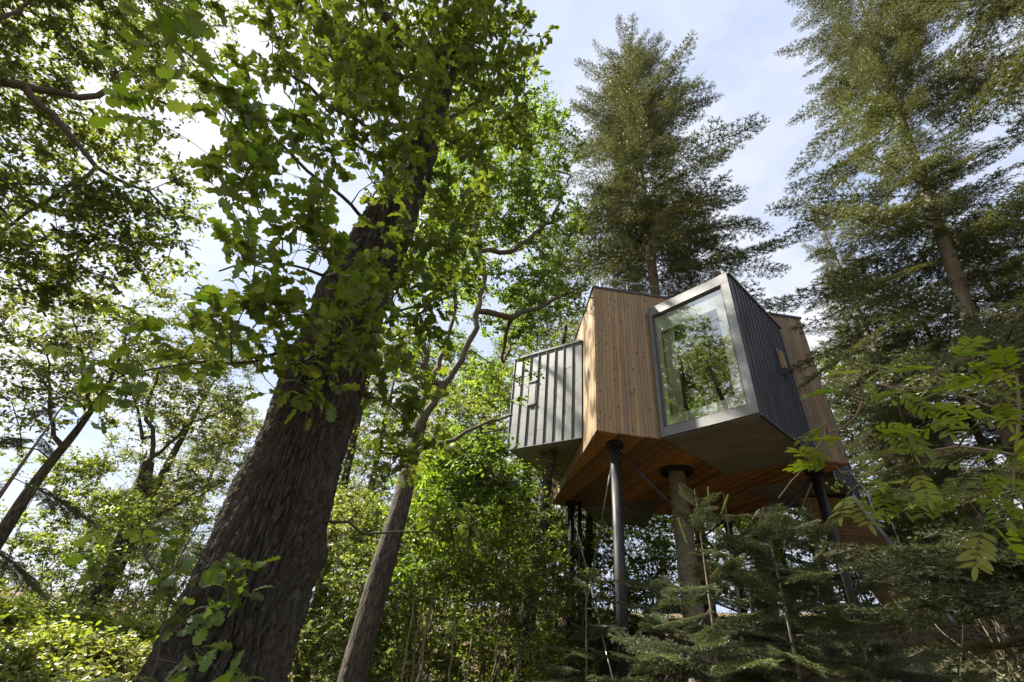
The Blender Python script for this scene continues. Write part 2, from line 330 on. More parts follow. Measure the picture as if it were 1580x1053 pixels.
def clip_poly(poly, nrm_, off):
    o = []
    for i in range(len(poly)):
        a, b = np.array(poly[i]), np.array(poly[(i + 1) % len(poly)]); da, db = a @ nrm_ - off, b @ nrm_ - off
        if da >= 0: o.append(a)
        if (da >= 0) != (db >= 0): o.append(a + (b - a) * da / (da - db))
    return o

# ------------------------------------------------------------------ the treehouse
ZB, ZT = 6.1, 10.6
A = np.array([2.24, 10.17]); C = np.array([8.65, 10.63]); E = np.array([8.78, 17.0]); B = np.array([2.07, 17.15])
def build_house():
    root = thing('treehouse', (5.4, 13.4, 0.3), 'angular treehouse of pale timber boards and grey zinc boxes on tall black posts', 'treehouse')
    rr = np.random.default_rng(5)
    # core behind the cladding, so that nothing shows through the board joints
    inset = 0.05
    def boarded(name, p0, p1, outw, skip=()):
        fc = Face(p0, p1, outw)
        wall = fc.box(name, 0.03, fc.L - 0.03, ZB + 0.03, ZT - 0.03, -0.14, -0.035, M_FILM, root)
        u = 0.0; n = int(round(fc.L / 0.1)); bw = fc.L / n
        for i in range(n):
            u0 = i * bw; mid = u0 + bw / 2
            if any(a < mid < b for a, b in skip): continue
            t = rr.uniform(-0.003, 0.003)
            fc.box('board', u0 + 0.003, u0 + bw - 0.003, ZB, ZT, -0.03, t, M_WOOD, wall)
        trim = fc.box('roof_trim', -0.03, fc.L + 0.03, ZT, ZT + 0.07, -0.2, 0.035, M_SEAM, root)
        return fc
    boarded('wall', A, C, (0, -1), skip=((2.35, 4.75),))
    boarded('wall', A + (0.0, 0.033), B, (-1, 0))
    fr = Face(C + (0, 0.033), E, (1, 0)); fr.box('wall', 0, fr.L, ZB, ZT, -0.14, 0, M_WOOD, root); fr.box('roof_trim', 0.01, fr.L, ZT, ZT + 0.07, -0.2, 0.03, M_SEAM, root)
    fb = Face(B + (0.02, 0), E, (0, 1)); fb.box('wall', 0, fb.L, ZB, ZT, -0.16, -0.02, M_WOOD, root); fb.box('roof_trim', 0, fb.L, ZT, ZT + 0.07, -0.22, 0.01, M_SEAM, root)
    prism('roof', [A + (0.1, 0.1), C + (-0.1, 0.1), E + (-0.1, -0.1), B + (0.1, -0.1)], ZT - 0.25, ZT - 0.12, M_FILM, root)
    # boarded underside
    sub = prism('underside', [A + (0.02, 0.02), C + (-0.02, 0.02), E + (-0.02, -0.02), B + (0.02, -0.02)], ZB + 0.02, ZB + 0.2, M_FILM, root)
    pd_ = nrmz(np.array([-0.14, 0.99])); pn = np.array([pd_[1], -pd_[0]]); quad = [A + (0.035, 0.02), C + (-0.03, 0.02), E + (-0.02, -0.03), B + (0.03, -0.03)]
    lo = min(q @ pn for q in quad); hi = max(q @ pn for q in quad); bw = 0.13; k = int((hi - lo) / bw) + 1
    for i in range(k):
        pl = clip_poly(clip_poly(quad, pn, lo + i * bw + 0.011), -pn, -(lo + (i + 1) * bw - 0.011))
        if len(pl) >= 3:
            dz = rr.uniform(0, 0.004)
            ctr = np.mean(pl, axis=0)
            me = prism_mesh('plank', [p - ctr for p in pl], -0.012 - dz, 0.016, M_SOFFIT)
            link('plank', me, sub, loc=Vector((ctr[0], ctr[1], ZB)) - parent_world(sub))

    def zinc_clad(fc, parent, u0, u1, z0, z1, bay, mat, jr=(0.9, 1.5), seam=0.03, skip=None):
        n = int(round((u1 - u0) / bay)); bw = (u1 - u0) / n
        for i in range(n):
            a = u0 + i * bw; z = z0; first = True
            zc = z0 + rr.uniform(0.3, 1.1)
            while z < z1 - 1e-4:
                ze = min(zc, z1)
                if z1 - ze < 0.25: ze = z1
                fc.box('panel', a + 0.004, a + bw - 0.004, z + (0 if first else 0.006), ze, 0.0, 0.012 + rr.uniform(0, 0.006), mat, parent)
                first = False; z = ze; zc = ze + rr.uniform(*jr)
            if i: fc.box('seam', a - 0.006, a + 0.006, z0, z1, 0.0, 0.012 + seam, M_SEAM, parent)
    def zinc_under(o, e1, e2, l1, l2, z, parent, row=0.33, clip=None):
        i = 0; v = 0.0
        while v < l2 - 0.02:
            ve = min(v + row, l2); u = -rr.uniform(0, 0.9)
            while u < l1:
                ue = u + rr.uniform(0.75, 1.1); a, b_ = max(u, 0), min(ue, l1)
                if b_ - a > 0.05:
                    c = [o + e1 * a_ + e2 * b2 for a_, b2 in ((a + 0.009, v + 0.009), (b_ - 0.009, v + 0.009), (b_ - 0.009, ve - 0.009), (a + 0.009, ve - 0.009))]
                    if clip is not None: c = clip_poly(c, *clip)
                    if len(c) >= 3: prism('panel', c, z - 0.012 - rr.uniform(0, 0.008), z, M_UNDER, parent)
                u = ue
            v = ve
    # --- left zinc box
    zl = np.array([0.19, 13.15]); q1 = np.array([2.19, 11.62]); q3 = np.array([2.09, 15.75]); zb_, zt = 6.52, 9.65
    e1 = nrmz(q1 - zl); e2 = np.array([-e1[1], e1[0]])
    box = prism('zinc_box', [zl, q1, q3], zb_, zt, M_SEAM, root); box['label'] = 'small grey zinc box on the left wall with a slit window'
    ff = Face(zl, q1, (-0.61, -0.79)); LL = ff.L - 0.03; zinc_clad(ff, box, 0.012, LL, zb_ - 0.02, zt, 0.31, M_ZINC, (1.0, 1.6))
    ff.box('corner_trim', -0.02, 0.012, zb_ - 0.04, zt + 0.03, -0.02, 0.035, M_SEAM, box)
    ff.box('roof_trim', -0.03, LL, zt, zt + 0.06, -0.15, 0.05, M_SEAM, box)
    ff.box('drip_edge', -0.02, LL, zb_ - 0.05, zb_ - 0.02, -0.02, 0.03, M_SEAM, box)
    fl = Face(q3, zl, (-1, 1)); zinc_clad(fl, box, 0.05, fl.L - 0.03, zb_ - 0.02, zt, 0.3, M_ZINC); fl.box('roof_trim', 0.05, fl.L - 0.02, zt + 0.001, zt + 0.059, -0.15, 0.05, M_SEAM, box)
    wu = 0.012 + 2 * (LL - 0.012) / 8
    wnd = ff.box('window', wu + 0.02, wu + 0.275, 7.85, 8.6, 0.0, 0.034, M_SEAM, box)
    ff.box('shutter', wu + 0.035, wu + 0.262, 7.87, 8.58, 0.034, 0.038, M_ZINC, box)
    for zz2 in (7.80, 8.6): ff.box('window_trim', wu, wu + 0.295, zz2, zz2 + 0.05, 0.0, 0.06, M_SEAM, box)
    wn_ = nrmz(np.array([-(q3 - q1)[1], (q3 - q1)[0]])); wn_ = wn_ if wn_[0] < 0 else -wn_
    zinc_under(zl + e1 * 0.02 + e2 * 0.02, e1, e2, 2.5, 3.3, zb_, box, 0.33, (wn_, q1 @ wn_ + 0.01))
    # --- the big window box
    wr = np.array([5.28, 8.39]); wl = np.array([3.82, 10.17]); f1 = nrmz(wl - wr); f2 = np.array([f1[1], -f1[0]])
    Wd = np.linalg.norm(wl - wr); Dp = 3.2; zt = 9.95; z0 = ZB - 0.03
    wrb = wr + f2 * Dp; wlb = wl + f2 * Dp
    wbox = thing('window_box', (0, 0, 0), None, None); wbox.parent = root; wbox.location = Vector((4.55, 9.28, z0)) - root.location
    wbox['label'] = 'projecting zinc box with a big glazed front'
    prism('box_side', [wr, wrb, wrb + f1 * 0.12, wr + f1 * 0.12 + f2 * 0.0], z0, zt, M_SEAM, wbox)
    prism('box_side', [wl, wlb, wlb - f1 * 0.06, wl - f1 * 0.06], z0, zt, M_SEAM, wbox)
    prism('box_floor', [wr + f1 * 0.12, wrb + f1 * 0.12, wlb - f1 * 0.06, wl - f1 * 0.06], z0, z0 + 0.2, M_SEAM, wbox)
    prism('box_roof', [wr + f1 * 0.12, wr + f1 * 0.12 + f2 * 0.08, wl - f1 * 0.06 + f2 * 0.08, wl - f1 * 0.06], zt - 0.2, zt - 0.002, M_FILM, wbox)
    prism('box_roof', [wr + f1 * 0.12 + f2 * 1.9, wrb + f1 * 0.12, wlb - f1 * 0.06, wl - f1 * 0.06 + f2 * 1.9], zt - 0.2, zt - 0.002, M_FILM, wbox)
    prism('added_skylight', [wr + f1 * 0.12 + f2 * 0.08, wr + f1 * 0.12 + f2 * 1.9, wl - f1 * 0.06 + f2 * 1.9, wl - f1 * 0.06 + f2 * 0.08], zt - 0.02, zt - 0.006, M_CLEAR, wbox)  # roof opening added only to bring daylight into the room
    fs = Face(wr, wrb, (0.77, -0.63)); zinc_clad(fs, wbox, 0.02, Dp, z0 - 0.01, zt, 0.23, M_ZINCSHADE, (0.9, 1.4), 0.035)
    fs.box('roof_trim', -0.02, Dp, zt, zt + 0.06, -0.2, 0.06, M_SEAM, wbox)
    fs.box('drip_edge', 0.0, Dp, z0 - 0.05, z0 - 0.012, -0.03, 0.03, M_SEAM, wbox)
    fl2 = Face(wl, wlb, (-0.77, 0.63)); fl2.box('panel', 0.01, 0.9, z0, zt, 0, 0.012, M_ZINCSHADE, wbox); fl2.box('roof_trim', 0, Dp, zt, zt + 0.06, -0.1, 0.03, M_SEAM, wbox)
    zinc_under(wr + f1 * 0.02 + f2 * 0.02, f1, f2, Wd - 0.04, Dp - 0.04, z0, wbox, 0.3)
    # opening hatch on the dark side
    ht = fs.box('hatch', 2.06, 2.26, 7.95, 8.75, 0.03, 0.07, M_ZINCSHADE, wbox)
    fs.box('hatch_liner', 2.10, 2.21, 8.1, 8.62, 0.071, 0.16, M_INWOOD, wbox)
    fs.box('hatch_stay', 2.08, 2.11, 7.9, 8.0, 0.07, 0.28, M_SEAM, wbox)
    # front: u from wl (0) to wr
    fw = Face(wl, wr, (-0.77, -0.63)); L = fw.L
    fra = fw.box('window_frame', 0, 0.10, z0, zt + 0.03, -0.06, 0.03, M_FRAME, wbox)
    def fp(u0, u1, a, b_): fw.box('frame_panel', u0, u1, a, b_, -0.05, 0.034, M_FRAME, wbox)
    fp(0.103, 1.1, zt - 0.26, zt + 0.03); fp(1.104, L, zt - 0.26, zt + 0.03)
    fp(0.103, 1.15, z0, z0 + 0.23); fp(1.154, L, z0, z0 + 0.23)
    for a, b_ in ((z0 + 0.234, 7.6), (7.604, 8.8), (8.804, zt - 0.264)): fp(L - 0.19, L, a, b_)
    for u0, u1, a, b_ in ((0.10, 0.14, z0 + 0.23, zt - 0.26), (L - 0.23, L - 0.19, z0 + 0.23, zt - 0.26), (0.14, L - 0.23, z0 + 0.23, z0 + 0.27), (0.14, L - 0.23, zt - 0.30, zt - 0.26)):
        fw.box('sash', u0, u1, a, b_, -0.07, 0.0, M_SEAM, wbox)
    fw.box('pane', 0.14, L - 0.23, z0 + 0.27, zt - 0.30, -0.05, -0.042, M_GLASS, wbox)
    # room behind the glass
    lin = fw.box('window_lining', L - 0.45, L - 0.23, z0 + 0.26, zt - 0.29, -0.10, -0.062, M_CREAM, wbox)
    fw.box('lining_panel', 0.14, L - 0.452, z0 + 0.26, z0 + 0.54, -0.10, -0.062, M_CREAM, wbox)
    fw.box('lining_panel', 0.14, 0.25, z0 + 0.542, zt - 0.29, -0.12, -0.08, M_CREAM, wbox)
    fw.box('blind', 0.14, L - 0.452, zt - 0.84, zt - 0.29, -0.079, -0.066, M_WHITE, wbox)
    for k in range(9):
        u = 0.27 + k * 0.034; rod('curtain_fold', fw.pt(u, -0.2 - 0.03 * (k % 2), z0 + 0.3), fw.pt(u, -0.2 - 0.03 * (k % 2), zt - 0.36), 0.022, M_CREAM, wbox, 8)
    fw.box('floor_board', 0.1, L - 0.2, z0 + 0.2, z0 + 0.23, -Dp, -0.08, M_INWOOD, wbox)
    fw.box('ceiling', 0.1, L - 0.2, zt - 0.26, zt - 0.22, -Dp, -1.92, M_WHITE, wbox)
    fw.box('back_wall', 0.07, L - 0.14, z0 + 0.2, zt - 0.2, -Dp + 0.1, -Dp + 0.14, M_INWOOD, wbox)
    fw.box('inner_wall', L - 0.2, L - 0.16, z0 + 0.2, zt - 0.2, -Dp + 0.14, -0.56, M_INWOOD, wbox)
    fw.box('inner_wall', 0.08, 0.12, z0 + 0.2, zt - 0.2, -Dp + 0.14, -0.56, M_INWOOD, wbox)
    # --- rear right zinc box and rear left zinc box
    h1 = np.array([7.37, 13.13]); g1 = nrmz(np.array([0.753, 0.658])); g2 = np.array([g1[1], -g1[0]])
    hb = prism('zinc_box', [h1, h1 + g1 * 2.5, h1 + g1 * 2.5 + g2 * 2.2, h1 + g2 * 2.2], ZB - 0.035, 9.2, M_SEAM, root)
    zinc_under(h1, g1, g2, 2.5, 2.2, ZB - 0.035, hb)
    fx = Face(h1 + g2 * 2.2, h1 + g1 * 2.5 + g2 * 2.2, g2); zinc_clad(fx, hb, 0, fx.L, ZB - 0.035, 9.2, 0.3, M_ZINC)
    gb0 = np.array([3.1, 17.0]); k1 = nrmz(np.array([1.5, 2.5])); k2 = np.array([k1[1], -k1[0]])
    gb = prism('zinc_box', [gb0, gb0 + k1 * 2.9, gb0 + k1 * 2.9 + k2 * 1.7, gb0 + k2 * 2.9 - k1 * 0.3], ZB - 0.035, 9.0, M_ZINC, root)
    zinc_under(gb0 + k1 * 0.1, k1, k2, 2.75, 1.65, ZB - 0.035, gb)
    # --- roof railing
    rail = thing('railing', (0, 0, 0), None, None); rail.parent = root; rail.location = Vector((3.2, 11.2, ZT)) - root.location
    pts = [(2.42, 12.4), (2.42, 10.42), (3.35, 10.5), (4.6, 10.58), (5.9, 10.68), (7.2, 10.78), (8.4, 10.88), (8.4, 12.8)]
    for x, y in pts: rod('rail_post', (x, y, ZT - 0.1), (x, y, ZT + 0.66), 0.014, M_GALV, rail, 8)
    rod('rail_post', (2.5, 10.44, ZT - 0.1), (2.5, 10.44, ZT + 0.66), 0.014, M_GALV, rail, 8)
    for a, b_ in zip(pts[:-1], pts[1:]):
        rod('rail', (*a, ZT + 0.66), (*b_, ZT + 0.66), 0.014, M_GALV, rail, 8)
    # --- posts, braces
    posts = [(2.84, 10.82), (2.70, 16.6), (8.16, 11.25), (8.1, 16.2)]
    base = []
    for x, y in posts:
        zb = float(ground_z(x, y)); base.append((x, y, zb))
        p = rod('support_post', (x, y, zb - 0.3), (x, y, ZB - 0.02), 0.122, M_STEEL, root, 24)
        rod('head_plate', (x, y, ZB - 0.13), (x, y, ZB - 0.015), 0.21, M_RUBBER, p, 20)
    zb = float(ground_z(2.98, 16.5))
    rod('drain_pipe', (2.98, 16.45, zb - 0.2), (2.98, 16.45, ZB - 0.02), 0.07, M_STEEL, root, 14)
    for z in (2.0, 3.4, 4.6): rod('pipe_clamp', (2.98, 16.45, z), (2.98, 16.45, z + 0.09), 0.085, M_STEEL, root, 14)
    def xbrace(i, j, r=0.018, mat=M_CABLE, ringat=True):
        a, b_ = np.array(base[i]), np.array(base[j]); ta = a.copy(); tb = b_.copy(); ta[2] = tb[2] = ZB - 0.12
        a = a + (0, 0, 0.2); b_ = b_ + (0, 0, 0.2)
        mid = (ta + b_ + tb + a) / 4
        rod('brace_rod', ta, mid, r, mat, root, 8); rod('brace_rod', mid, b_, r, mat, root, 8); rod('brace_rod', tb, mid, r, mat, root, 8); rod('brace_rod', mid, a, r, mat, root, 8)
        ax = np.cross(tb - ta, [0, 0, 1.0])
        ring_obj('brace_ring', mid, ax, 0.11, 0.022, mat, root)
    xbrace(0, 1, 0.02); xbrace(0, 2, 0.03, M_STEEL); xbrace(1, 3, 0.03, M_STEEL); xbrace(2, 3, 0.02)
    ring_obj('tree_collar', (4.93, 12.28, ZB - 0.05), (0, 0, 1), 0.37, 0.09, M_RUBBER, root, 32, 10)
    return root
build_house()

def build_stair():
    Lb = np.array([11.65, 14.4, 3.0]); Rb = np.array([12.57, 13.6, 2.85]); up = np.array([-2.69, -1.14, 3.0]); n = 34
    root = thing('staircase', (12.1, 14.0, 2.9), 'timber clad staircase descending from the rear of the treehouse to the bank', 'staircase')
    side = (Rb - Lb); wd = side.copy(); nn = nrmz(np.cross(nrmz(up), nrmz(side))); nn = nn if nn[2] > 0 else -nn
    def slab(name, o, a, b_, c, mat, par):
        v = np.array([o, o + a, o + a + b_, o + b_, o + c, o + a + c, o + a + b_ + c, o + b_ + c]); ctr = v.mean(0)
        f = BOXF if np.linalg.det(np.stack([a, b_, c])) > 0 else BOXF[:, ::-1]
        return link(name, np_mesh(name, v - ctr, f, [mat], smooth=False), par, loc=Vector(ctr) - parent_world(par))
    core = slab('flight', Lb + nn * 0.03, side, up, nn * 0.2, M_FILM, root)
    for i in range(n):
        slab('board', Lb + up * (i / n) + up * 0.002, side, up * (1 / n - 0.004), nn * 0.025, M_WOOD, core)
    for s, o in ((1, Rb), (-1, Lb)):
        st = slab('stringer', o + nrmz(side) * (0.005 if s > 0 else -0.045), nrmz(side) * 0.04, up, nn * 0.34, M_GALV, root)
    for k in range(5):
        p = Rb + up * (k / 4.0) + nn * 0.34 + nrmz(side) * 0.03
        rod('rail_post', p, p + np.array([0, 0, 0.95]), 0.02, M_GALV, root, 8)
    rod('handrail', Rb + nn * 0.34 + np.array([0, 0, 0.95]), Rb + up + nn * 0.34 + np.array([0, 0, 0.95]), 0.022, M_GALV, root, 8)
build_stair()

# ------------------------------------------------------------------ vegetation toolkit
def frustums(a, b, ra, rb, k):
    """one k-sided frustum per edge a->b"""
    n = len(a)
    if n == 0: return np.zeros((0, 3)), np.zeros((0, 4), int)
    d = nrmz(b - a); ref = np.where(np.abs(d[:, 2:3]) < 0.85, np.array([[0, 0, 1.0]]), np.array([[1.0, 0, 0]]))
    x = nrmz(np.cross(d, ref)); y = np.cross(d, x)
    th = np.linspace(0, 2 * math.pi, k, endpoint=False)
    ring = np.cos(th)[None, :, None] * x[:, None] + np.sin(th)[None, :, None] * y[:, None]
    v = np.concatenate([a[:, None] + ring * ra[:, None, None], b[:, None] + ring * rb[:, None, None]], 1)   # n,2k,3
    i = np.arange(k); j = (i + 1) % k
    q = np.stack([i, i + k, j + k, j], 1)
    f = (np.arange(n) * 2 * k)[:, None, None] + q[None]
    return v.reshape(-1, 3), f.reshape(-1, 4)

def tube(pts, rad, sides=14, step=0.12, rough=0.0, seed=0, flare=0.0):
    """smooth bent tube with shared rings; returns v, f, bc"""
    pts = np.asarray(pts, float); rad = np.asarray(rad, float)
    s = np.concatenate([[0], np.cumsum(np.linalg.norm(np.diff(pts, axis=0), axis=1))])
    n = max(3, int(s[-1] / step)); t = np.linspace(0, s[-1], n)
    # Catmull-like smoothing through cubic interpolation of each coordinate
    p = np.stack([np.interp(t, s, pts[:, i]) for i in range(3)], 1); r = np.interp(t, s, rad)
    kk = max(1, int(0.35 * s[-1] / max(len(pts) - 1, 1) / step))
    if kk > 1 and n > 2 * kk + 3:
        ker = np.ones(2 * kk + 1) / (2 * kk + 1)
        q = np.concatenate([np.repeat(p[:1], kk, 0) + (np.arange(-kk, 0)[:, None]) * (p[1] - p[0]), p, np.repeat(p[-1:], kk, 0) + (np.arange(1, kk + 1)[:, None]) * (p[-1] - p[-2])])
        p = np.stack([np.convolve(q[:, i], ker, 'valid') for i in range(3)], 1)
    d = nrmz(np.gradient(p, axis=0)); x = nrmz(np.cross(d, np.array([0.13, 0.99, 0.05]))); x0 = x; y = np.cross(d, x)
    th = np.linspace(0, 2 * math.pi, sides, endpoint=False)
    rr_ = np.random.default_rng(seed); ph = rr_.uniform(0, 6.28, 12)
    mod = np.zeros((n, sides))
    if rough:
        for k in range(6): mod += rough * np.sin(th[None] * (k + 1) + ph[k] + (t[:, None]) * (0.9 + 0.7 * k) * (1 if k % 2 else -1)) / (1 + 0.5 * k)
    R_ = r[:, None] * (1 + mod)
    if flare: R_ = R_ * (1 + flare * np.exp(-t / 0.35)[:, None] * (1 + 0.35 * np.sin(5 * th[None] + 1)))
    v = p[:, None] + (np.cos(th)[None, :, None] * x[:, None] + np.sin(th)[None, :, None] * y[:, None]) * R_[..., None]
    i = np.arange(n * sides).reshape(n, sides)
    f = np.stack([i[:-1], np.roll(i, -1, 1)[:-1], np.roll(i, -1, 1)[1:], i[1:]], -1).reshape(-1, 4)
    rm = np.mean(rad)
    bc = np.stack([np.cos(th)[None] * rm + 0 * R_, np.sin(th)[None] * rm + 0 * R_, np.repeat(t[:, None], sides, 1)], -1)
    return v.reshape(-1, 3), f, bc.reshape(-1, 3)

class Skel:
    def __init__(s, seed=0):
        s.pos = np.zeros((200000, 3)); s.par = np.full(200000, -1); s.rmin = np.zeros(200000); s.pl = np.zeros(200000); s.n = 0; s.tips = []; s.rng = np.random.default_rng(seed); s.main = 0
    def add(s, p, par, r=0.0):
        i = s.n; s.pos[i] = p; s.par[i] = par; s.rmin[i] = r; s.pl[i] = 0 if par < 0 else s.pl[par] + np.linalg.norm(s.pos[par] - p); s.n += 1; return i
    def nearest(s, p): return int(np.argmin(np.linalg.norm(s.pos[:s.n] - p, axis=1)))
    def line(s, pts, r0, r1, par=None, step=0.25, wob=0.0):
        pts = [np.asarray(p, float) for p in pts]
        if par is None and s.n: par = s.nearest(pts[0])
        elif par is None: par = -1
        if par >= 0: pts = [s.pos[par].copy()] + pts
        L = np.concatenate([[0], np.cumsum([np.linalg.norm(b - a) for a, b in zip(pts[:-1], pts[1:])])]); k = max(2, int(L[-1] / step))
        for q, t in enumerate(np.linspace(0, L[-1], k + 1)):
            if q == 0 and par >= 0: continue
            p = np.array([np.interp(t, L, [a[i] for a in pts]) for i in range(3)])
            if wob and 0 < q: p = p + s.rng.normal(0, wob, 3)
            par = s.add(p, par, r0 + (r1 - r0) * t / max(L[-1], 1e-6))
        return par
    def attach(s, Q, step=0.35, bal=0.3, lowpen=0.4, up=0.12, wob=0.04, minpl=0.0):
        Q = np.asarray(Q); n0 = s.n
        d0 = np.array([np.min(np.linalg.norm(s.pos[:n0] - q, axis=1)) for q in Q])
        for qi in np.argsort(d0):
            q = Q[qi]; P_ = s.pos[:s.n]
            D = np.linalg.norm(P_ - q, axis=1)
            cost = D + bal * s.pl[:s.n] + lowpen * np.maximum(0, P_[:, 2] - q[2] + 0.2 * D) + (s.pl[:s.n] < minpl) * 5
            i = int(np.argmin(cost)); p0 = s.pos[i].copy(); D = D[i]; k = max(1, int(round(D / step)))
            pd_ = p0 - s.pos[s.par[i]] if s.par[i] >= 0 else np.array([0, 0, 1.0]); pd_ = pd_ / max(np.linalg.norm(pd_), 1e-6)
            c = p0 + (q - p0) * 0.45 + pd_ * D * 0.16 + np.array([0, 0, up * D])
            par = i
            for t in np.linspace(0, 1, k + 1)[1:]:
                pt = (1 - t) ** 2 * p0 + 2 * t * (1 - t) * c + t * t * q
                if t < 1: pt = pt + s.rng.normal(0, wob, 3) * min(1, D)
                par = s.add(pt, par)
            s.tips.append(par)
    def finish(s, tip_r=0.005, e=2.4, cap=None):
        n = s.n; acc = np.zeros(n); leaf = np.ones(n, bool); leaf[s.par[:n][s.par[:n] >= 0]] = False
        acc[leaf] = tip_r ** e
        for i in range(n - 1, -1, -1):
            p = s.par[i]
            if p >= 0: acc[p] += acc[i]
        r = acc ** (1 / e); r = np.maximum(r, tip_r)
        if cap: r = np.minimum(r, cap)
        s.r = np.maximum(r, s.rmin[:n]); return s
    def mesh(s, skip_below=0, fat=0.035):
        i = np.nonzero(s.par[:s.n] >= 0)[0]; i = i[i >= skip_below]; p = s.par[i]
        rb = s.r[i]; ra = np.minimum(s.r[p], np.maximum(rb * 1.35, rb + 0.004)); V = []; Fc = []; o = 0
        for k, m in ((3, rb < 0.012), (5, (rb >= 0.012) & (rb < fat)), (9, rb >= fat)):
            ext = (s.pos[i][m] - s.pos[p][m]) * 0.04
            v, f = frustums(s.pos[p][m] - ext, s.pos[i][m] + ext, ra[m], rb[m], k); V.append(v); Fc.append(f + o); o += len(v)
        return np.concatenate(V), np.concatenate(Fc)
    def tipdirs(s):
        t = np.array(s.tips); p = s.par[t]; return s.pos[t], nrmz(s.pos[t] - s.pos[p])

def leaf_template(st, fold=0.12, curl=0.1):
    """stations [(x, halfwidth)], first and last are points on the midrib"""
    st = np.array(st); n = len(st); v = []; f = []
    for x, y in st: v.append((x, 0, -curl * (x - 0.4) ** 2))
    L = {}; Rr = {}
    for i in range(1, n - 1):
        x, y = st[i]; L[i] = len(v); v.append((x, y, y * fold - curl * (x - 0.4) ** 2)); Rr[i] = len(v); v.append((x, -y, y * fold - curl * (x - 0.4) ** 2))
    f += [(0, 1, L[1]), (0, Rr[1], 1)]
    for i in range(1, n - 2): f += [(i, i + 1, L[i + 1]), (i, L[i + 1], L[i]), (i, Rr[i + 1], i + 1), (i, Rr[i], Rr[i + 1])]
    f += [(n - 2, n - 1, L[n - 2]), (n - 2, Rr[n - 2], n - 1)]
    return np.array(v, float), np.array(f)
T_OAK = leaf_template([(0, 0), (0.1, 0.02), (0.2, 0.13), (0.27, 0.20), (0.36, 0.10), (0.46, 0.27), (0.55, 0.14), (0.66, 0.31), (0.76, 0.17), (0.87, 0.23), (0.95, 0.13), (1, 0)], 0.2, 0.35)
T_OAKM = leaf_template([(0, 0), (0.14, 0.08), (0.28, 0.22), (0.38, 0.12), (0.58, 0.31), (0.7, 0.17), (0.86, 0.23), (1, 0)], 0.2, 0.3)
T_MID = (np.array([(0, 0, 0), (0.35, 0.24, 0.05), (0.8, 0.26, 0.02), (1, 0, -0.1), (0.8, -0.26, 0.02), (0.35, -0.24, 0.05), (0.55, 0, -0.04)]), np.array([(0, 6, 1), (1, 6, 2), (2, 6, 3), (3, 6, 4), (4, 6, 5), (5, 6, 0)]))
T_FAR = (np.array([(0, 0, 0), (0.5, 0.32, 0.06), (1, 0, -0.06), (0.5, -0.32, 0.06)]), np.array([(0, 2, 1), (0, 3, 2)]))
T_LEAFLET = leaf_template([(0, 0), (0.12, 0.11), (0.4, 0.17), (0.7, 0.15), (0.88, 0.09), (1, 0)], 0.15, 0.12)

def place(T, pos, d, nrm_, size, wid=None):
    """instance a leaf template; returns v, f, owner"""
    tv, tf = T; n = len(pos)
    d = nrmz(d); nrm_ = nrmz(nrm_ - d * np.sum(nrm_ * d, 1, keepdims=True)); sd = np.cross(nrm_, d)
    wid = np.ones(n) if wid is None else wid
    v = pos[:, None] + (d[:, None] * tv[None, :, :1] + sd[:, None] * (tv[None, :, 1:2] * wid[:, None, None]) + nrm_[:, None] * tv[None, :, 2:3]) * size[:, None, None]
    f = (np.arange(n) * len(tv))[:, None, None] + tf[None]
    return v.reshape(-1, 3), f.reshape(-1, 3)

def sprigs(tips, dirs, ntw, tlen, nleaf, llen, r, droop=0.0, spread=0.75, upn=1.0):
    """twiglets with leaves round each branch tip"""
    n = len(tips); tp = np.repeat(tips, ntw, 0); td = nrmz(np.repeat(dirs, ntw, 0) * 0.55 + r.normal(0, spread, (n * ntw, 3)) * np.array([1, 1, 0.42]) + np.array([0, 0, 0.05 - droop]))
    ln = tlen * r.uniform(0.5, 1.25, n * ntw); te = tp + td * ln[:, None]
    m = n * ntw; t = np.tile((np.arange(nleaf) + 0.6) / nleaf, m) + r.normal(0, 0.08, m * nleaf); t = np.clip(t, 0.1, 1.0)
    bp = np.repeat(tp, nleaf, 0); bd = np.repeat(td, nleaf, 0); bl = np.repeat(ln, nleaf)
    pos = bp + bd * (bl * t)[:, None]
    ld = nrmz(bd * 0.5 + r.normal(0, 0.75, (m * nleaf, 3)) * np.array([1, 1, 0.55]) + np.array([0, 0, -0.12 - droop]))
    nn = nrmz(np.array([0, 0, upn]) + r.normal(0, 0.5, (m * nleaf, 3)))
    sz = llen * r.uniform(0.6, 1.2, m * nleaf)
    return pos, ld, nn, sz, tp, te

def blob_points(blobs, dens, r, seedgap=0.0):
    """blobs: (px,py,d,rpx,rpy[,depth_m][,weight]) -> points in the world"""
    out = []
    for bl in blobs:
        px, py, d, rx, ry = bl[:5]; c = P(px, py, d); k = depth_of(c) / F0
        right = MC[:, 0]; upv = MC[:, 1]; fwd = -MC[:, 2]
        ax, ay = rx * k, ry * k; az = bl[5] if len(bl) > 5 else 0.6 * (ax + ay) / 2 + 0.2
        wgt = bl[6] if len(bl) > 6 else 1.0
        n = max(3, int(dens * wgt * (ax * ay * az) ** (2 / 3.0)))
        u = nrmz(r.normal(0, 1, (n, 3))) * (r.uniform(0.08, 1, n) ** (1 / 2.4))[:, None]
        out.append(c + u[:, :1] * right * ax + u[:, 1:2] * upv * ay + u[:, 2:3] * fwd * az)
    return np.concatenate(out)

def leaf_rnd(n, k, r, pos=None):
    a = r.beta(2.2, 2.4, n)
    if pos is not None: a = np.clip(a + 0.16 * np.sin(pos[:, 0] * 1.7 + 1) * np.sin(pos[:, 1] * 1.9) + 0.12 * np.sin(pos[:, 2] * 2.3), 0, 1)
    return np.repeat(a, k)

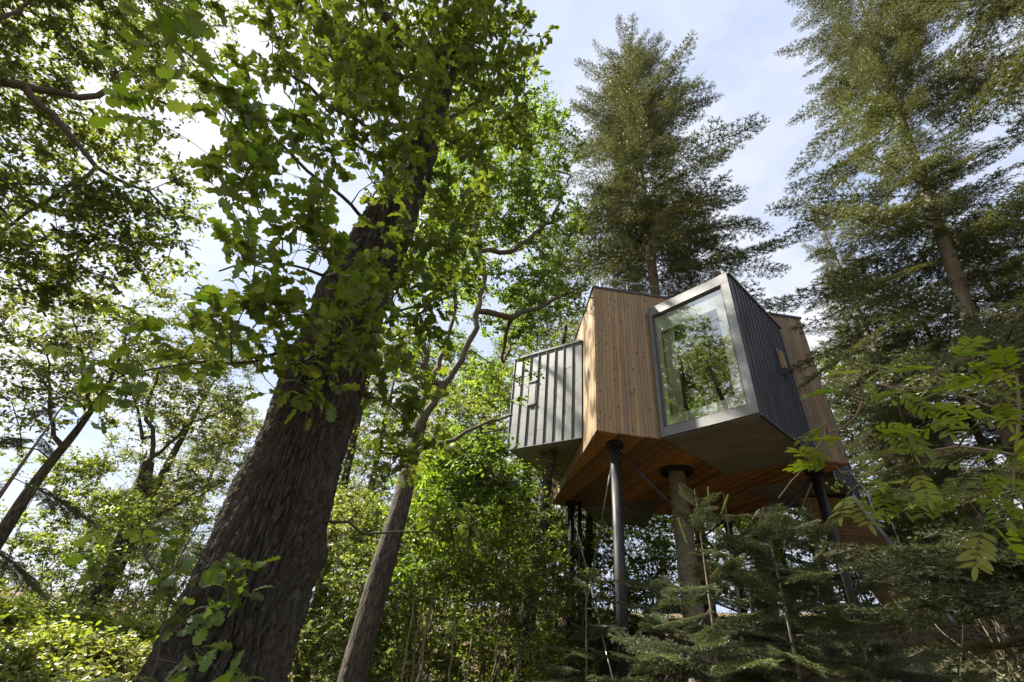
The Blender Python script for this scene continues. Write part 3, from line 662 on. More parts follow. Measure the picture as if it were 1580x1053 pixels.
def leaf_obj(name, T, pos, ld, nn, sz, mat, parent, r, wid=None, kind='stuff', loc=None):
    v, f = place(T, pos, ld, nn, sz, wid)
    o = link(name, np_mesh(name, v, f, [mat], rnd=leaf_rnd(len(pos), len(T[0]), r, pos)), parent, loc)
    if kind: o['kind'] = kind
    return o

def broadleaf(name, base, label, trunk, limbs, clusters, leaf, matL, matB, seed, ntw=5, tlen=0.35, nleaf=6, llen=0.085, T=T_MID, bal=0.3, tip_r=0.005, trunk_sides=20, droop=0.05, up=0.12, group=None, rough=0.04, flare=0.25, cap=0.16, twig_r=0.0025, step=0.35, parent_loc=None, cat='tree', bare=0.0, limbwob=0.03):
    """trunk: [(pos, radius)], limbs: list of (points, r0, r1), clusters: points"""
    r = np.random.default_rng(seed)
    root = thing(name, base, label, cat, group)
    tp = [t[0] for t in trunk]; tr = [t[1] for t in trunk]
    v, f, bc = tube(tp, tr, trunk_sides, 0.1, rough, seed, flare)
    link('trunk', np_mesh('trunk', v, f, [matB], bc=bc), root)
    sk = Skel(seed); sk.line(tp, tr[0] * 0.8, tr[-1], step=0.3); ntr = sk.n
    for pts, r0, r1 in limbs: sk.line(pts, r0, r1, step=0.25, wob=limbwob)
    # only let branches start in the upper part of the trunk
    sk.attach(clusters, step=step, bal=bal, up=up, minpl=0.25 * np.sum(np.linalg.norm(np.diff(np.array(tp), axis=0), axis=1)) if not limbs else 0)
    sk.finish(tip_r, cap=cap)
    bv, bf = sk.mesh(ntr)
    link('branches', np_mesh('branches', bv, bf, [M_TWIG if matB is M_BARKOAK else matB_twig(matB)]), root)['kind'] = 'stuff'
    tips, td = sk.tipdirs()
    if bare: keep = r.random(len(tips)) > bare; tips, td = tips[keep], td[keep]
    pos, ld, nn, sz, ta, te = sprigs(tips, td, ntw, tlen, nleaf, llen, r, droop)
    tv, tf = frustums(ta, te, np.full(len(ta), twig_r * 1.6), np.full(len(ta), twig_r), 3)
    link('twigs', np_mesh('twigs', tv, tf, [M_TWIG]), root)['kind'] = 'stuff'
    leaf_obj('crown', T, pos, ld, nn, sz, matL, root, r)
    return root
def matB_twig(m): return M_TWIG

def copy_tree(o, loc, rz, sc, label, parent=None):
    c = o.copy(); COL.objects.link(c)
    if parent is not None: c.parent = parent
    else:
        c.location = Vector([float(a) for a in loc]); c.rotation_euler = (0, 0, rz); c.scale = (sc, sc, sc) if not isinstance(sc, tuple) else sc
        c['label'] = label
    for ch in o.children: copy_tree(ch, None, 0, 1, None, c)
    return c

# ------------------------------------------------------------------ firs
def fir_branch(L, seed, nl, nw, perm, droop=0.12, lat=0.09, sub=0.11, mat=M_NEEDLE, tuft=False, latlen=0.42, bare_in=0.3, wood_r=0.014, tipmat=None):
    """a flat fir branch along +X; needles are single thin triangles"""
    r = np.random.default_rng(seed); segs = []
    n = 14; t = np.linspace(0, 1, n); z = -droop * L * t ** 1.6 + 0.05 * L * t ** 4; ax = np.stack([t * L, 0.03 * L * np.sin(t * 4 + seed), z], 1)
    segs += [(ax[i], ax[i + 1], wood_r * (1 - 0.85 * t[i]), wood_r * (1 - 0.85 * t[i + 1]), t[i] > bare_in + 0.25) for i in range(n - 1)]
    x = bare_in * L
    while x < L * 0.985:
        tt = x / L; p = np.array([np.interp(x, ax[:, 0], ax[:, i]) for i in range(3)])
        for sd in (-1, 1):
            if r.random() < 0.12: continue
            ll = L * latlen * (1 - tt) ** 0.75 * r.uniform(0.65, 1.1) * min(1, 0.45 + (tt - bare_in) * 3) + 0.05
            ang = R(r.uniform(42, 62)); d = np.array([math.cos(ang), sd * math.sin(ang), r.uniform(-0.22, 0.05)])
            k = max(2, int(ll / 0.12)); q = p.copy(); pts = [q]
            for j in range(k): d = nrmz(d + np.array([0.04, 0, -0.025]) + r.normal(0, 0.05, 3)); q = q + d * ll / k; pts.append(q)
            for j in range(k): segs.append((pts[j], pts[j + 1], 0.004, 0.003, True))
            s_ = 0.12 * ll
            while s_ < ll * 0.95 and ll > 0.16:
                jj = min(k - 1, int(s_ / ll * k)); b_ = pts[jj] + (pts[jj + 1] - pts[jj]) * (s_ / ll * k - jj); dd = nrmz(pts[jj + 1] - pts[jj])
                for s2 in (-1, 1):
                    if r.random() < 0.2: continue
                    pr = np.array([-dd[1], dd[0], 0]) * s2; sl_ = min(0.55 * (ll - s_), 0.3) * r.uniform(0.6, 1.15) + 0.03
                    e = b_ + nrmz(dd * 0.75 + pr * 0.75 + np.array([0, 0, r.uniform(-0.3, 0.08)])) * sl_
                    segs.append((b_, e, 0.0025, 0.002, True))
                s_ += sub * r.uniform(0.8, 1.25)
        x += lat * r.uniform(0.75, 1.25)
    a = np.array([s[0] for s in segs]); b = np.array([s[1] for s in segs]); ra = np.array([s[2] for s in segs]); rb = np.array([s[3] for s in segs]); ok = np.array([s[4] for s in segs])
    wv, wf = frustums(a, b, ra, rb, 3)
    ln = np.linalg.norm(b - a, axis=1) * ok; cnt = np.floor(ln * perm + r.random(len(ln))).astype(int); idx = np.repeat(np.arange(len(ln)), cnt); m = len(idx)
    base = a[idx] + (b[idx] - a[idx]) * r.random(m)[:, None]; dd = nrmz(b[idx] - a[idx]); sd = nrmz(np.cross(dd, np.array([0, 0, 1.0]) + 1e-3)); up = np.cross(sd, dd)
    ph = r.uniform(R(-25), R(205), m); nd = nrmz(dd * 0.55 + sd * np.cos(ph)[:, None] + up * np.sin(ph)[:, None] * 0.75)
    wv_ = nrmz(np.cross(nd, r.normal(0, 1, (m, 3)) + up * 1.5)); l = nl * r.uniform(0.7, 1.15, m)
    nv = np.stack([base - wv_ * nw / 2, base + wv_ * nw / 2, base + nd * l[:, None]], 1).reshape(-1, 3)
    nf = np.arange(m * 3).reshape(-1, 3) + len(wv)
    rn = np.concatenate([np.zeros(len(wv)), np.repeat(np.clip(r.beta(2, 2.4, m) * 0.75 + 0.25 * np.clip(base[:, 0] / L, 0, 1), 0, 1), 3)])
    return np_mesh('branch', np.concatenate([wv, nv]), [wf, nf], [M_TWIG, mat], rnd=rn, mi=np.concatenate([np.zeros(len(wf)), np.ones(len(nf))]), smooth=False)

def fir(name, base, label, H, z0, protos, Lp, prof, trunk_r, seed, gap=0.45, nb=5, top_pitch=40, bot_pitch=-8, lean=(0, 0), group=None, azr=None, dead=0, skip=0.0, jit=5, barkm=M_BARKFIR, lmin=0.72):
    """prof(t): branch length, t=0 at crown base to 1 at the tip"""
    r = np.random.default_rng(seed); root = thing(name, base, label, 'fir tree', group)
    pts = [(base[0] + lean[0] * h, base[1] + lean[1] * h, base[2] + h) for h in np.linspace(-0.4, H, 8)]
    rad = [trunk_r * (1 - 0.93 * (k / 7) ** 1.1) for k in range(8)]
    v, f, bc = tube(pts, rad, 18, 0.15, 0.02, seed, 0.2); link('trunk', np_mesh('trunk', v, f, [barkm], bc=bc), root)
    z = z0; az = r.uniform(0, 6.28); cnt = 0
    while z < H - 0.1 and cnt < 290:
        t = (z - z0) / (H - z0); k = nb if t < 0.9 else 4
        for j in range(k):
            a = az + j * 2 * math.pi / k + r.normal(0, 0.18)
            if azr is not None and not azr(a, z): continue
            l = prof(t) * r.uniform(lmin, 1.12)
            if r.random() < skip: continue
            if l < 0.08: continue
            pit = R(bot_pitch + (top_pitch - bot_pitch) * t ** 1.3 + r.normal(0, jit))
            o = bpy.data.objects.new('branch', protos[int(r.integers(len(protos)))]); COL.objects.link(o); o.parent = root
            zz_ = z + r.normal(0, 0.05); o.location = (lean[0] * zz_, lean[1] * zz_, zz_); o.rotation_euler = Matrix.Rotation(a, 3, 'Z').to_4x4().to_3x3().to_euler()
            o.rotation_euler = (Matrix.Rotation(a, 3, 'Z') @ Matrix.Rotation(-pit, 3, 'Y') @ Matrix.Rotation(r.normal(0, 0.15), 3, 'X')).to_euler()
            s = l / Lp; o.scale = (s, s, s); cnt += 1
        az += 0.9; z += gap * r.uniform(0.8, 1.2)
    for q in range(dead):       # bare stubs on the lower stem
        zz_ = r.uniform(1.0, z0); a = r.uniform(0, 6.28); l = r.uniform(0.3, 1.2); p = np.array([base[0] + lean[0] * zz_, base[1] + lean[1] * zz_, base[2] + zz_])
        rod('dead_branch', p, p + np.array([math.cos(a) * l, math.sin(a) * l, l * r.uniform(-0.3, 0.1)]), 0.014, M_TWIG, root, 5, 0.004)
    return root

# ------------------------------------------------------------------ the near oak
def worley(u, vv, nu, nv, seed):
    r = np.random.default_rng(seed); jx = r.random((nu, nv)); jy = r.random((nu, nv))
    iu = np.floor(u).astype(int); iv = np.floor(vv).astype(int); f1 = np.full(u.shape, 9.0); f2 = np.full(u.shape, 9.0)
    for a in (-1, 0, 1):
        for b in (-1, 0, 1):
            ci = (iu + a) % nu; cj = np.clip(iv + b, 0, nv - 1)
            d = np.hypot(iu + a + jx[ci, cj] - u, iv + b + jy[ci, cj] - vv)
            f2 = np.where(d < f1, f1, np.minimum(f2, d)); f1 = np.minimum(f1, d)
    return f1, f2
def vnoise(a, b, seed):
    g = np.random.default_rng(seed).uniform(-0.5, 0.5, (512, 512)); a = a + 40; b = b + 40; ia = np.floor(a).astype(int); ib = np.floor(b).astype(int); fa = a - ia; fb = b - ib; fa = fa * fa * (3 - 2 * fa); fb = fb * fb * (3 - 2 * fb)
    G = lambda i, j: g[i % 512, j % 512]
    return (G(ia, ib) * (1 - fa) + G(ia + 1, ib) * fa) * (1 - fb) + (G(ia, ib + 1) * (1 - fa) + G(ia + 1, ib + 1) * fa) * fb
def oak_trunk():
    zs = np.array([-0.3, 0.0, 0.6, 1.35, 2.2, 2.95, 4.1, 5.5, 6.8, 8.0, 9.6]); cx = np.array([-1.44, -1.44, -1.45, -1.46, -1.45, -1.45, -1.47, -1.37, -1.32, -1.32, -1.4]); cy_ = np.full(11, 3.29)
    rr_ = np.array([0.58, 0.51, 0.42, 0.355, 0.31, 0.30, 0.30, 0.235, 0.18, 0.14, 0.10])
    nz, nt_ = 900, 320; z = np.linspace(-0.3, 9.6, nz); s_ = np.linspace(0, 2 * math.pi, nt_, endpoint=False); th = s_ + 0.6 * np.sin(s_) + math.pi - 1.15
    Z, TH = np.meshgrid(z, th, indexing='ij'); r = np.interp(Z, zs, rr_)
    r = r * (1 + 0.025 * np.sin(2 * TH + Z * 0.7) + 0.02 * np.sin(3 * TH - Z * 1.1 + 1) + 0.012 * np.sin(6 * TH + 2.2 * Z) + 0.05 * np.exp(-np.maximum(Z, 0) / 0.5) * np.sin(6 * TH))
    for zk, tk, s in ((2.9, 5.6, 0.05), (3.3, 4.0, 0.06), (4.6, 5.0, 0.05), (2.0, 0.3, 0.05), (1.75, 4.6, 0.03)):
        dt = np.angle(np.exp(1j * (TH - tk))); r = r + s * np.exp(-((Z - zk) / 0.12) ** 2 - (dt / 0.3) ** 2)
    NU = 58; u = (TH % (2 * math.pi)) / (2 * math.pi) * NU; vv = (Z + 0.6) / 0.25
    u = u + vnoise(TH * 6, Z * 3.5, 1) * 1.3 + vnoise(TH * 14, Z * 11, 2) * 0.6 + vnoise(TH * 40, Z * 40, 5) * 0.25; u = u % NU
    vv = vv + vnoise(TH * 9, Z * 3, 3) * 1.2
    f1, f2 = worley(u, vv, NU, int(vv.max()) + 3, 3); e = np.clip((f2 - f1) / 0.3, 0, 1); ridge = e ** 0.7
    u2 = (u * 2.3) % int(NU * 2.3); g1, g2 = worley(u2, vv * 2.1 + 0.7, int(NU * 2.3), int(vv.max() * 2.1) + 4, 4); fine = np.clip((g2 - g1) / 0.4, 0, 1)
    rv = np.random.default_rng(8).normal(0, 1, Z.shape)
    depth_ = 0.046 * np.clip(r / 0.4, 0.5, 1.2)
    r = r + depth_ * (ridge - 0.75) + 0.011 * (fine - 0.5) + 0.0016 * rv + 0.01 * vnoise(TH * 60, Z * 45, 6) + 0.012 * vnoise(TH * 25, Z * 12, 7) + 0.05 * vnoise(TH * 3.0 + 1.3 * np.sin(Z), Z * 2.2, 9)
    X = np.interp(Z, zs, cx) + np.cos(TH) * r; Y = np.interp(Z, zs, cy_) + np.sin(TH) * r
    i = np.arange(nz * nt_).reshape(nz, nt_); f = np.stack([i[:-1], np.roll(i, -1, 1)[:-1], np.roll(i, -1, 1)[1:], i[1:]], -1).reshape(-1, 4)
    bc = np.stack([np.cos(TH) * 0.4, np.sin(TH) * 0.4, Z], -1)
    return np.stack([X, Y, Z], -1).reshape(-1, 3), f, bc.reshape(-1, 3), np.stack([np.interp(np.linspace(0, 9.6, 33), zs, cx), np.interp(np.linspace(0, 9.6, 33), zs, cy_), np.linspace(0, 9.6, 33)], 1), np.interp(np.linspace(0, 9.6, 33), zs, rr_)
OAK_LEAF_MESHES = []
def build_near_oak():
    r = np.random.default_rng(21)
    root = thing('oak_tree', (-1.45, 3.29, 0), 'massive dark oak with furrowed bark and leafy shoots filling the left foreground', 'tree')
    v, f, bc, cl, cr = oak_trunk(); link('trunk', np_mesh('trunk', v, f, [M_BARKOAK], bc=bc), root)
    sk = Skel(4); sk.line(cl, 0.3, 0.1, step=0.2); ntr = sk.n
    limbs = [([(700, 60, 3.9), (760, 0, 4.2), (800, -80, 4.6)], 0.10, 0.05), ([(620, 60, 3.6), (560, -20, 3.4), (480, -120, 3.2)], 0.09, 0.04),
             ([(600, 215, 3.4), (500, 160, 3.0), (420, 90, 2.8)], 0.03, 0.012), ([(555, 330, 3.3), (450, 240, 2.9), (370, 165, 2.7), (300, 95, 2.6), (235, 20, 2.6)], 0.02, 0.006),
             ([(655, 215, 3.4), (720, 170, 3.3), (790, 120, 3.5)], 0.03, 0.01), ([(520, 430, 3.2), (430, 400, 2.9), (340, 420, 2.8)], 0.018, 0.006),
             ([(490, 530, 3.2), (400, 555, 2.95), (300, 560, 2.9), (190, 575, 2.9)], 0.016, 0.005), ([(600, 480, 3.4), (670, 470, 3.6), (720, 440, 3.8)], 0.016, 0.006),
             ([(560, 600, 3.4), (620, 640, 3.7), (650, 700, 3.9)], 0.014, 0.005), ([(520, 805, 3.4), (570, 822, 3.5), (650, 822, 3.6), (740, 808, 3.7)], 0.013, 0.004)]
    for pts, r0, r1 in limbs: sk.line([P(*p) for p in pts], r0, r1, step=0.12, wob=0.012)
    bl = [(600, 50, 3.6, 190, 120, 0.9, 1.25), (480, 110, 3.1, 110, 110, 0.6), (740, 90, 3.7, 110, 110, 0.7, 1.1), (640, 150, 3.1, 110, 80, 0.4, 1.1), (770, 190, 3.5, 75, 90, 0.5), (560, 190, 3.0, 90, 70, 0.4),
          (335, 180, 2.8, 80, 75, 0.4, 0.6), (270, 50, 2.7, 60, 60, 0.3, 0.35), (430, 235, 2.9, 90, 60, 0.4), (340, 270, 2.8, 60, 40, 0.3), (450, 350, 2.9, 110, 55, 0.4), (390, 420, 2.9, 80, 45, 0.35),
          (520, 460, 2.9, 60, 70, 0.25, 0.75), (330, 500, 2.9, 120, 45, 0.4), (230, 570, 2.9, 80, 32, 0.35), (440, 520, 2.95, 80, 50, 0.3), (620, 330, 2.95, 70, 50, 0.25, 0.6),
          (700, 290, 3.5, 90, 70, 0.5), (680, 420, 3.6, 80, 70, 0.5), (640, 520, 3.6, 60, 55, 0.4), (600, 600, 3.5, 55, 55, 0.35), (630, 700, 3.7, 55, 45, 0.35), (600, 430, 3.1, 60, 50, 0.25, 0.7), (690, 815, 3.65, 70, 14, 0.12, 1.3), (560, 110, 3.2, 90, 60, 0.3), (700, 30, 3.3, 120, 70, 0.4),
          (500, -60, 3.3, 80, 80, 0.6, 0.5), (640, -90, 3.9, 200, 90, 0.9, 0.7), (500, 530, 2.95, 80, 60, 0.18, 1.2), (560, 400, 2.95, 70, 70, 0.18, 1.1), (560, 560, 3.0, 50, 50, 0.15, 1.0), (600, 260, 3.0, 60, 60, 0.18, 1.0), (440, 590, 2.9, 60, 30, 0.2, 0.8)]
    bl = [(a[0], a[1], a[2] - (0.45 if a[0] < 560 and a[1] < 480 else 0.12), *a[3:]) for a in bl]
    sk.attach(blob_points(bl, 100, r), step=0.16, bal=0.18, up=0.05, wob=0.02); sk.finish(0.002, cap=0.05)
    bv, bf = sk.mesh(ntr); link('branches', np_mesh('branches', bv, bf, [M_TWIG]), root)['kind'] = 'stuff'
    tips, td = sk.tipdirs()
    pos, ld, nn, sz, ta, te = sprigs(tips, td, 3, 0.20, 5, 0.122, r, 0.0, 0.7, 1.0); print('oak leaves', len(pos))
    tv, tf = frustums(ta, te, np.full(len(ta), 0.002), np.full(len(ta), 0.0013), 3); link('twigs', np_mesh('twigs', tv, tf, [M_TWIG]), root)['kind'] = 'stuff'
    leaves_split(root, pos, ld, nn, sz, T_OAKM, T_OAK, M_OAKNEAR, r)
def leaves_split(root, pos, ld, nn, sz, Tm, Tn, mat, r, nsingle=290):
    """the leaves that show largest become parts of their own, the rest one mass"""
    cp = (pos - CAM) @ MC; dep = -cp[:, 2]; sx = cp[:, 0] / np.maximum(dep, .1) * F0 + W0 / 2; sy = H0 / 2 - cp[:, 1] / np.maximum(dep, .1) * F0
    vis = (sx > 0) & (sx < W0) & (sy > 0) & (sy < H0) & (dep > 0.3)
    score = np.where(vis, sz / np.maximum(dep, 0.3), 0); o = np.argsort(-score); sel = o[:nsingle]; sel = sel[score[sel] > 0]
    msk = np.ones(len(pos), bool); msk[sel] = False
    tvs = [(Tm[0] * (1, s_, 1) + np.stack([0 * Tm[0][:, 0], 0 * Tm[0][:, 0], c_ * (Tm[0][:, 0] - 0.2) ** 2 + t_ * Tm[0][:, 0] * Tm[0][:, 1]], 1), Tm[1]) for s_, c_, t_ in ((1, 0, 0), (0.85, -0.5, 0.5), (1.12, 0.35, -0.5), (0.7, -0.9, 0.2))]
    V = []; Fc = []; RN = []; o_ = 0; kk = r.integers(0, 4, len(pos))
    for k in range(4):
        mk = msk & (kk == k); v_, f_ = place(tvs[k], pos[mk], ld[mk], nn[mk], sz[mk]); V.append(v_); Fc.append(f_ + o_); o_ += len(v_); RN.append(leaf_rnd(int(mk.sum()), len(tvs[k][0]), r, pos[mk]))
    link('leaves', np_mesh('leaves', np.concatenate(V), np.concatenate(Fc), [mat], rnd=np.concatenate(RN)), root)['kind'] = 'stuff'
    ms = []
    for k in range(10):
        tv = Tn[0].copy(); tv[:, 2] += r.normal(0, 0.25) * (tv[:, 0] - 0.3) ** 2 + r.normal(0, 0.12) * tv[:, 0] * tv[:, 1]
        ms.append(np_mesh('leaf', tv, Tn[1], [mat], rnd=np.full(len(tv), r.beta(2.2, 2.2))))
    for i in sel:
        d = nrmz(ld[i]); n_ = nrmz(nn[i] - d * (nn[i] @ d)); s_ = np.cross(n_, d)
        o_ = bpy.data.objects.new('leaf', ms[int(r.integers(10))]); COL.objects.link(o_); o_.parent = root
        m = Matrix([[d[0], s_[0], n_[0], 0], [d[1], s_[1], n_[1], 0], [d[2], s_[2], n_[2], 0], [0, 0, 0, 1]]) @ Matrix.Scale(float(sz[i]), 4)
        m.translation = Vector(pos[i]) - root.location; o_.matrix_local = m
build_near_oak()

# shoot of lobed leaves against the foot of the oak
def build_foot_shoot():
    r = np.random.default_rng(33); b0 = P(255, 1150, 2.6); b0[2] = ground_z(b0[0], b0[1])
    root = thing('maple_sapling', b0, 'leafy dark sapling with broad lobed leaves leaning on the foot of the big oak', 'sapling')
    sk = Skel(2); sk.line([b0, P(250, 1000, 2.6), P(262, 900, 2.65), P(300, 820, 2.7)], 0.012, 0.004, step=0.1, wob=0.006)
    sk.line([P(260, 910, 2.65), P(225, 860, 2.7), P(212, 790, 2.75)], 0.006, 0.003, step=0.1)
    bl = [(330, 880, 2.65, 55, 50, 0.2, 1.4), (260, 850, 2.7, 60, 45, 0.25, 1.2), (220, 830, 2.75, 40, 50, 0.2), (230, 960, 2.6, 30, 60, 0.2), (300, 920, 2.6, 60, 35, 0.2), (360, 900, 2.6, 30, 40, 0.12), (330, 1040, 2.4, 70, 18, 0.12), (240, 1040, 2.3, 60, 15, 0.15)]
    sk.attach(blob_points(bl, 110, r), step=0.1, bal=0.15, up=0.05, wob=0.01); sk.finish(0.0018, cap=0.012)
    bv, bf = sk.mesh(0); link('stems', np_mesh('stems', bv, bf, [M_TWIG]), root)['kind'] = 'stuff'
    tips, td = sk.tipdirs(); pos, ld, nn, sz, ta, te = sprigs(tips, td, 2, 0.08, 3, 0.1, r, 0.05, 0.8, 1.2)
    leaves_split(root, pos, ld, nn, sz, T_OAKM, T_OAK, M_OAK, r, 120)
build_foot_shoot()

# ------------------------------------------------------------------ the second oak, left of the house
def PL(*a): return [P(*p) for p in a]
def build_second():
    r = np.random.default_rng(41); b0 = P(535, 1070, 8.0); b0[2] = ground_z(b0[0], b0[1])
    tr = [((b0[0] - 0.05, b0[1], b0[2] - 0.3), 0.21), (P(560, 985, 8.0), 0.185), (P(592, 870, 8.0), 0.17), (P(622, 770, 8.0), 0.155), (P(632, 715, 8.05), 0.145), (P(648, 655, 8.1), 0.125)]
    limbs = [(PL((667, 622, 8.2), (705, 567, 8.3), (729, 519, 8.4), (748, 424, 8.7), (732, 348, 9.0), (745, 280, 9.3)), 0.07, 0.02),
             (PL((787, 390, 8.9), (853, 338, 9.2), (880, 270, 9.6)), 0.07, 0.03), (PL((786, 490, 8.6), (834, 471, 8.8), (901, 443, 9.2)), 0.08, 0.025),
             (PL((665, 590, 8.3), (690, 530, 8.8), (706, 470, 9.2), (690, 400, 9.5), (700, 330, 10)), 0.06, 0.02), (PL((655, 690, 8.1), (687, 686, 8.2), (744, 652, 8.4), (787, 643, 8.7)), 0.045, 0.025),
             (PL((655, 600, 8.2), (656, 530, 8.2), (640, 460, 8.2), (600, 400, 8.2)), 0.075, 0.02), (PL((770, 560, 9.6), (800, 520, 10.2)), 0.05, 0.02), (PL((762, 740, 9.2), (800, 745, 9.8)), 0.04, 0.02)]
    bl = [(760, 310, 9.4, 105, 85, 1.2, 1.2), (835, 350, 9.6, 65, 75, 1.0, 1.2), (700, 290, 9.4, 80, 75, 1.2), (850, 240, 10, 45, 80, 1.0), (820, 180, 10.3, 50, 50, 1.0), (680, 420, 9.0, 70, 60, 1.0), (840, 455, 9.2, 70, 40, 0.8), (775, 440, 9.2, 60, 40, 0.8),
          (770, 590, 9.8, 60, 45, 0.8, 0.7), (640, 390, 8.4, 60, 70, 0.9), (700, 700, 8.6, 50, 40, 0.7, 0.8), (745, 730, 9.5, 40, 45, 0.8, 0.9), (610, 520, 8.2, 50, 60, 0.7, 0.8), (720, 200, 9.8, 90, 60, 1.0), (790, 510, 9.5, 60, 35, 0.7, 0.8), (880, 430, 9.6, 35, 30, .6), (730, 330, 12.5, 90, 80, 1.5, 0.4), (690, 450, 12.5, 70, 60, 1.4, 0.35), (770, 250, 12.5, 80, 60, 1.5, 0.5)]
    cl = blob_points(bl, 52, r)
    broadleaf('oak_tree', b0, 'leaning mid-size oak with bare grey brown trunk just right of the massive oak', tr, limbs, cl, None, M_OAK, M_BARK2, 42, ntw=6, tlen=0.34, nleaf=7, llen=0.10, bal=0.2, tip_r=0.006, rough=0.03, cap=0.09)
build_second()

# ------------------------------------------------------------------ oak reaching in from beyond the left edge
def build_left_oak():
    r = np.random.default_rng(51); tb = np.array([-10.6, 3.6, 0.0]); tb[2] = ground_z(tb[0], tb[1])
    tr = [(tb + (0, 0, -0.3), 0.45), (tb + (0.0, 0, 3), 0.36), (tb + (0.15, 0, 6), 0.3), (tb + (0.3, 0.1, 9), 0.25), (tb + (0.4, 0.5, 13), 0.16), (tb + (0.3, 1.2, 17), 0.07)]
    limbs = [(PL((-60, 112, 10.3), (0, 128, 10), (60, 140, 9.9), (110, 150, 9.8), (215, 145, 9.6), (252, 157, 9.5), (285, 165, 9.4)), 0.10, 0.025),
             (PL((28, 135, 9.95), (80, 175, 9.7), (112, 215, 9.5), (140, 255, 9.4), (185, 278, 9.3), (240, 302, 9.2), (280, 350, 9.2)), 0.065, 0.015),
             (PL((-80, 420, 10.6), (-20, 400, 10.4), (30, 370, 10.2)), 0.035, 0.012), (PL((-50, 60, 10.4), (0, 30, 10.2), (60, 0, 10.2)), 0.05, 0.02)]
    bl = [(50, 30, 10.9, 90, 65, 1.2, 1.1), (160, 70, 10.6, 80, 50, 1.0), (215, 100, 10.2, 60, 50, 0.7, 0.8), (90, 215, 10.9, 100, 55, 1.0, 1.1), (200, 225, 10.2, 80, 45, 0.7, 0.8), (260, 300, 9.3, 50, 50, 0.8, 0.8), (70, 300, 9.6, 100, 60, 1.2, 1.2), (180, 340, 9.4, 90, 55, 1.0, 1.2), (40, 400, 9.6, 80, 55, 1.0, 1.1), (230, 390, 9.2, 60, 40, 0.8), (120, 440, 9.4, 80, 45, 0.9), (90, -40, 10.4, 120, 50, 1.2), (-80, 100, 10.6, 90, 150, 1.6, .8), (-80, 300, 10.6, 90, 150, 1.6, .8), (30, 130, 11.2, 60, 60, 1.0)]
    cl = np.concatenate([blob_points(bl, 48, r)] + [np.array(c) + nrmz(r.normal(0, 1, (n_, 3))) * (q_ * r.random(n_) ** 0.4)[:, None] for c, q_, n_ in (((-10.4, 4.2, 15), 2.0, 90), ((-10.8, 5.8, 16.5), 2.0, 110), ((-10.2, 4.4, 18.2), 1.7, 70), ((-10.6, 6.8, 14.5), 1.7, 60), ((-10.6, 5.5, 19.6), 1.5, 45), ((-10.2, 3.0, 17), 1.5, 40))])
    broadleaf('oak_tree', tb, 'spreading oak whose crooked limb reaches in from the top left edge', tr, limbs, cl, None, M_OAK, M_BARK2, 52, ntw=6, tlen=0.36, nleaf=7, llen=0.10, bal=0.18, tip_r=0.006, cap=0.08)
build_left_oak()

def build_left_mid():
    r = np.random.default_rng(61)
    # leaning dark trunk at the left edge
    b0 = P(-70, 960, 13); b0[2] = ground_z(b0[0], b0[1])
    tr = [(b0 + (-.05, 0, -0.3), 0.15), (P(-20, 860, 13), 0.125), (P(60, 735, 13), 0.09), (P(130, 652, 13), 0.06), (P(180, 570, 13.2), 0.035), (P(205, 480, 13.5), 0.025)]
    limbs = [(PL((90, 685, 13), (80, 625, 13.2), (70, 550, 13.5)), 0.045, 0.015), (PL((140, 625, 13), (128, 560, 13), (112, 490, 13)), 0.04, 0.015)]
    bl = [(70, 560, 13, 80, 60, 1.4), (170, 520, 13.4, 70, 60, 1.3), (40, 640, 13, 60, 50, 1.1, 0.8), (150, 600, 13, 60, 40, 1.0, 0.8), (60, 480, 13.4, 90, 40, 1.3), (220, 470, 13.6, 50, 40, 1, .8), (-50, 560, 13.5, 60, 100, 1.5, .7)]
    broadleaf('ash_tree', b0, 'dark slanting tree rising from the left edge above the conifer twigs', tr, limbs, blob_points(bl, 40, r), None, M_OLIVE, M_BARK2, 62, ntw=6, tlen=0.42, nleaf=7, llen=0.10, bal=0.2, cap=0.07)
    # pale branching tree with an open crown
    b0 = P(95, 1010, 16); b0[2] = ground_z(b0[0], b0[1])
    tr = [(b0 + (-.1, 0, -0.3), 0.34), (P(130, 960, 16), 0.27), (P(165, 900, 16), 0.24), (P(195, 835, 16), 0.22), (P(215, 770, 16.2), 0.18), (P(228, 715, 16.4), 0.15)]
    limbs = [(PL((235, 690, 16.5), (225, 630, 16.6), (240, 580, 16.8), (285, 520, 17)), 0.065, 0.02), (PL((245, 700, 16.4), (290, 655, 16.3), (330, 640, 16.2), (370, 625, 16.2)), 0.055, 0.015), (PL((224, 680, 16.5), (208, 620, 16.8), (185, 560, 17)), 0.05, 0.015), (PL((180, 860, 16), (240, 800, 15.6), (300, 760, 15.4)), 0.09, 0.02)]
    bl = [(250, 560, 16.8, 60, 40, 1.2, 0.8), (310, 620, 16.2, 60, 40, 1.1, 0.8), (350, 660, 16.2, 40, 40, 1.0, 0.8), (190, 600, 16.8, 50, 50, 1.2, 0.7), (300, 520, 17, 70, 40, 1.2, 0.8), (240, 650, 16.6, 50, 40, 1, .6), (270, 770, 15.6, 50, 40, 1.0, .9), (330, 720, 15.6, 40, 40, 1, .8), (200, 780, 16, 40, 50, 1.1, 1.0)]
    broadleaf('oak_tree', b0, 'open crowned tree with pale forking limbs left of the massive oak', tr, limbs, blob_points(bl, 40, r), None, M_OLIVE, M_BARK2, 63, ntw=6, tlen=0.36, nleaf=7, llen=0.11, bal=0.15, cap=0.06, T=T_MID)
build_left_mid()

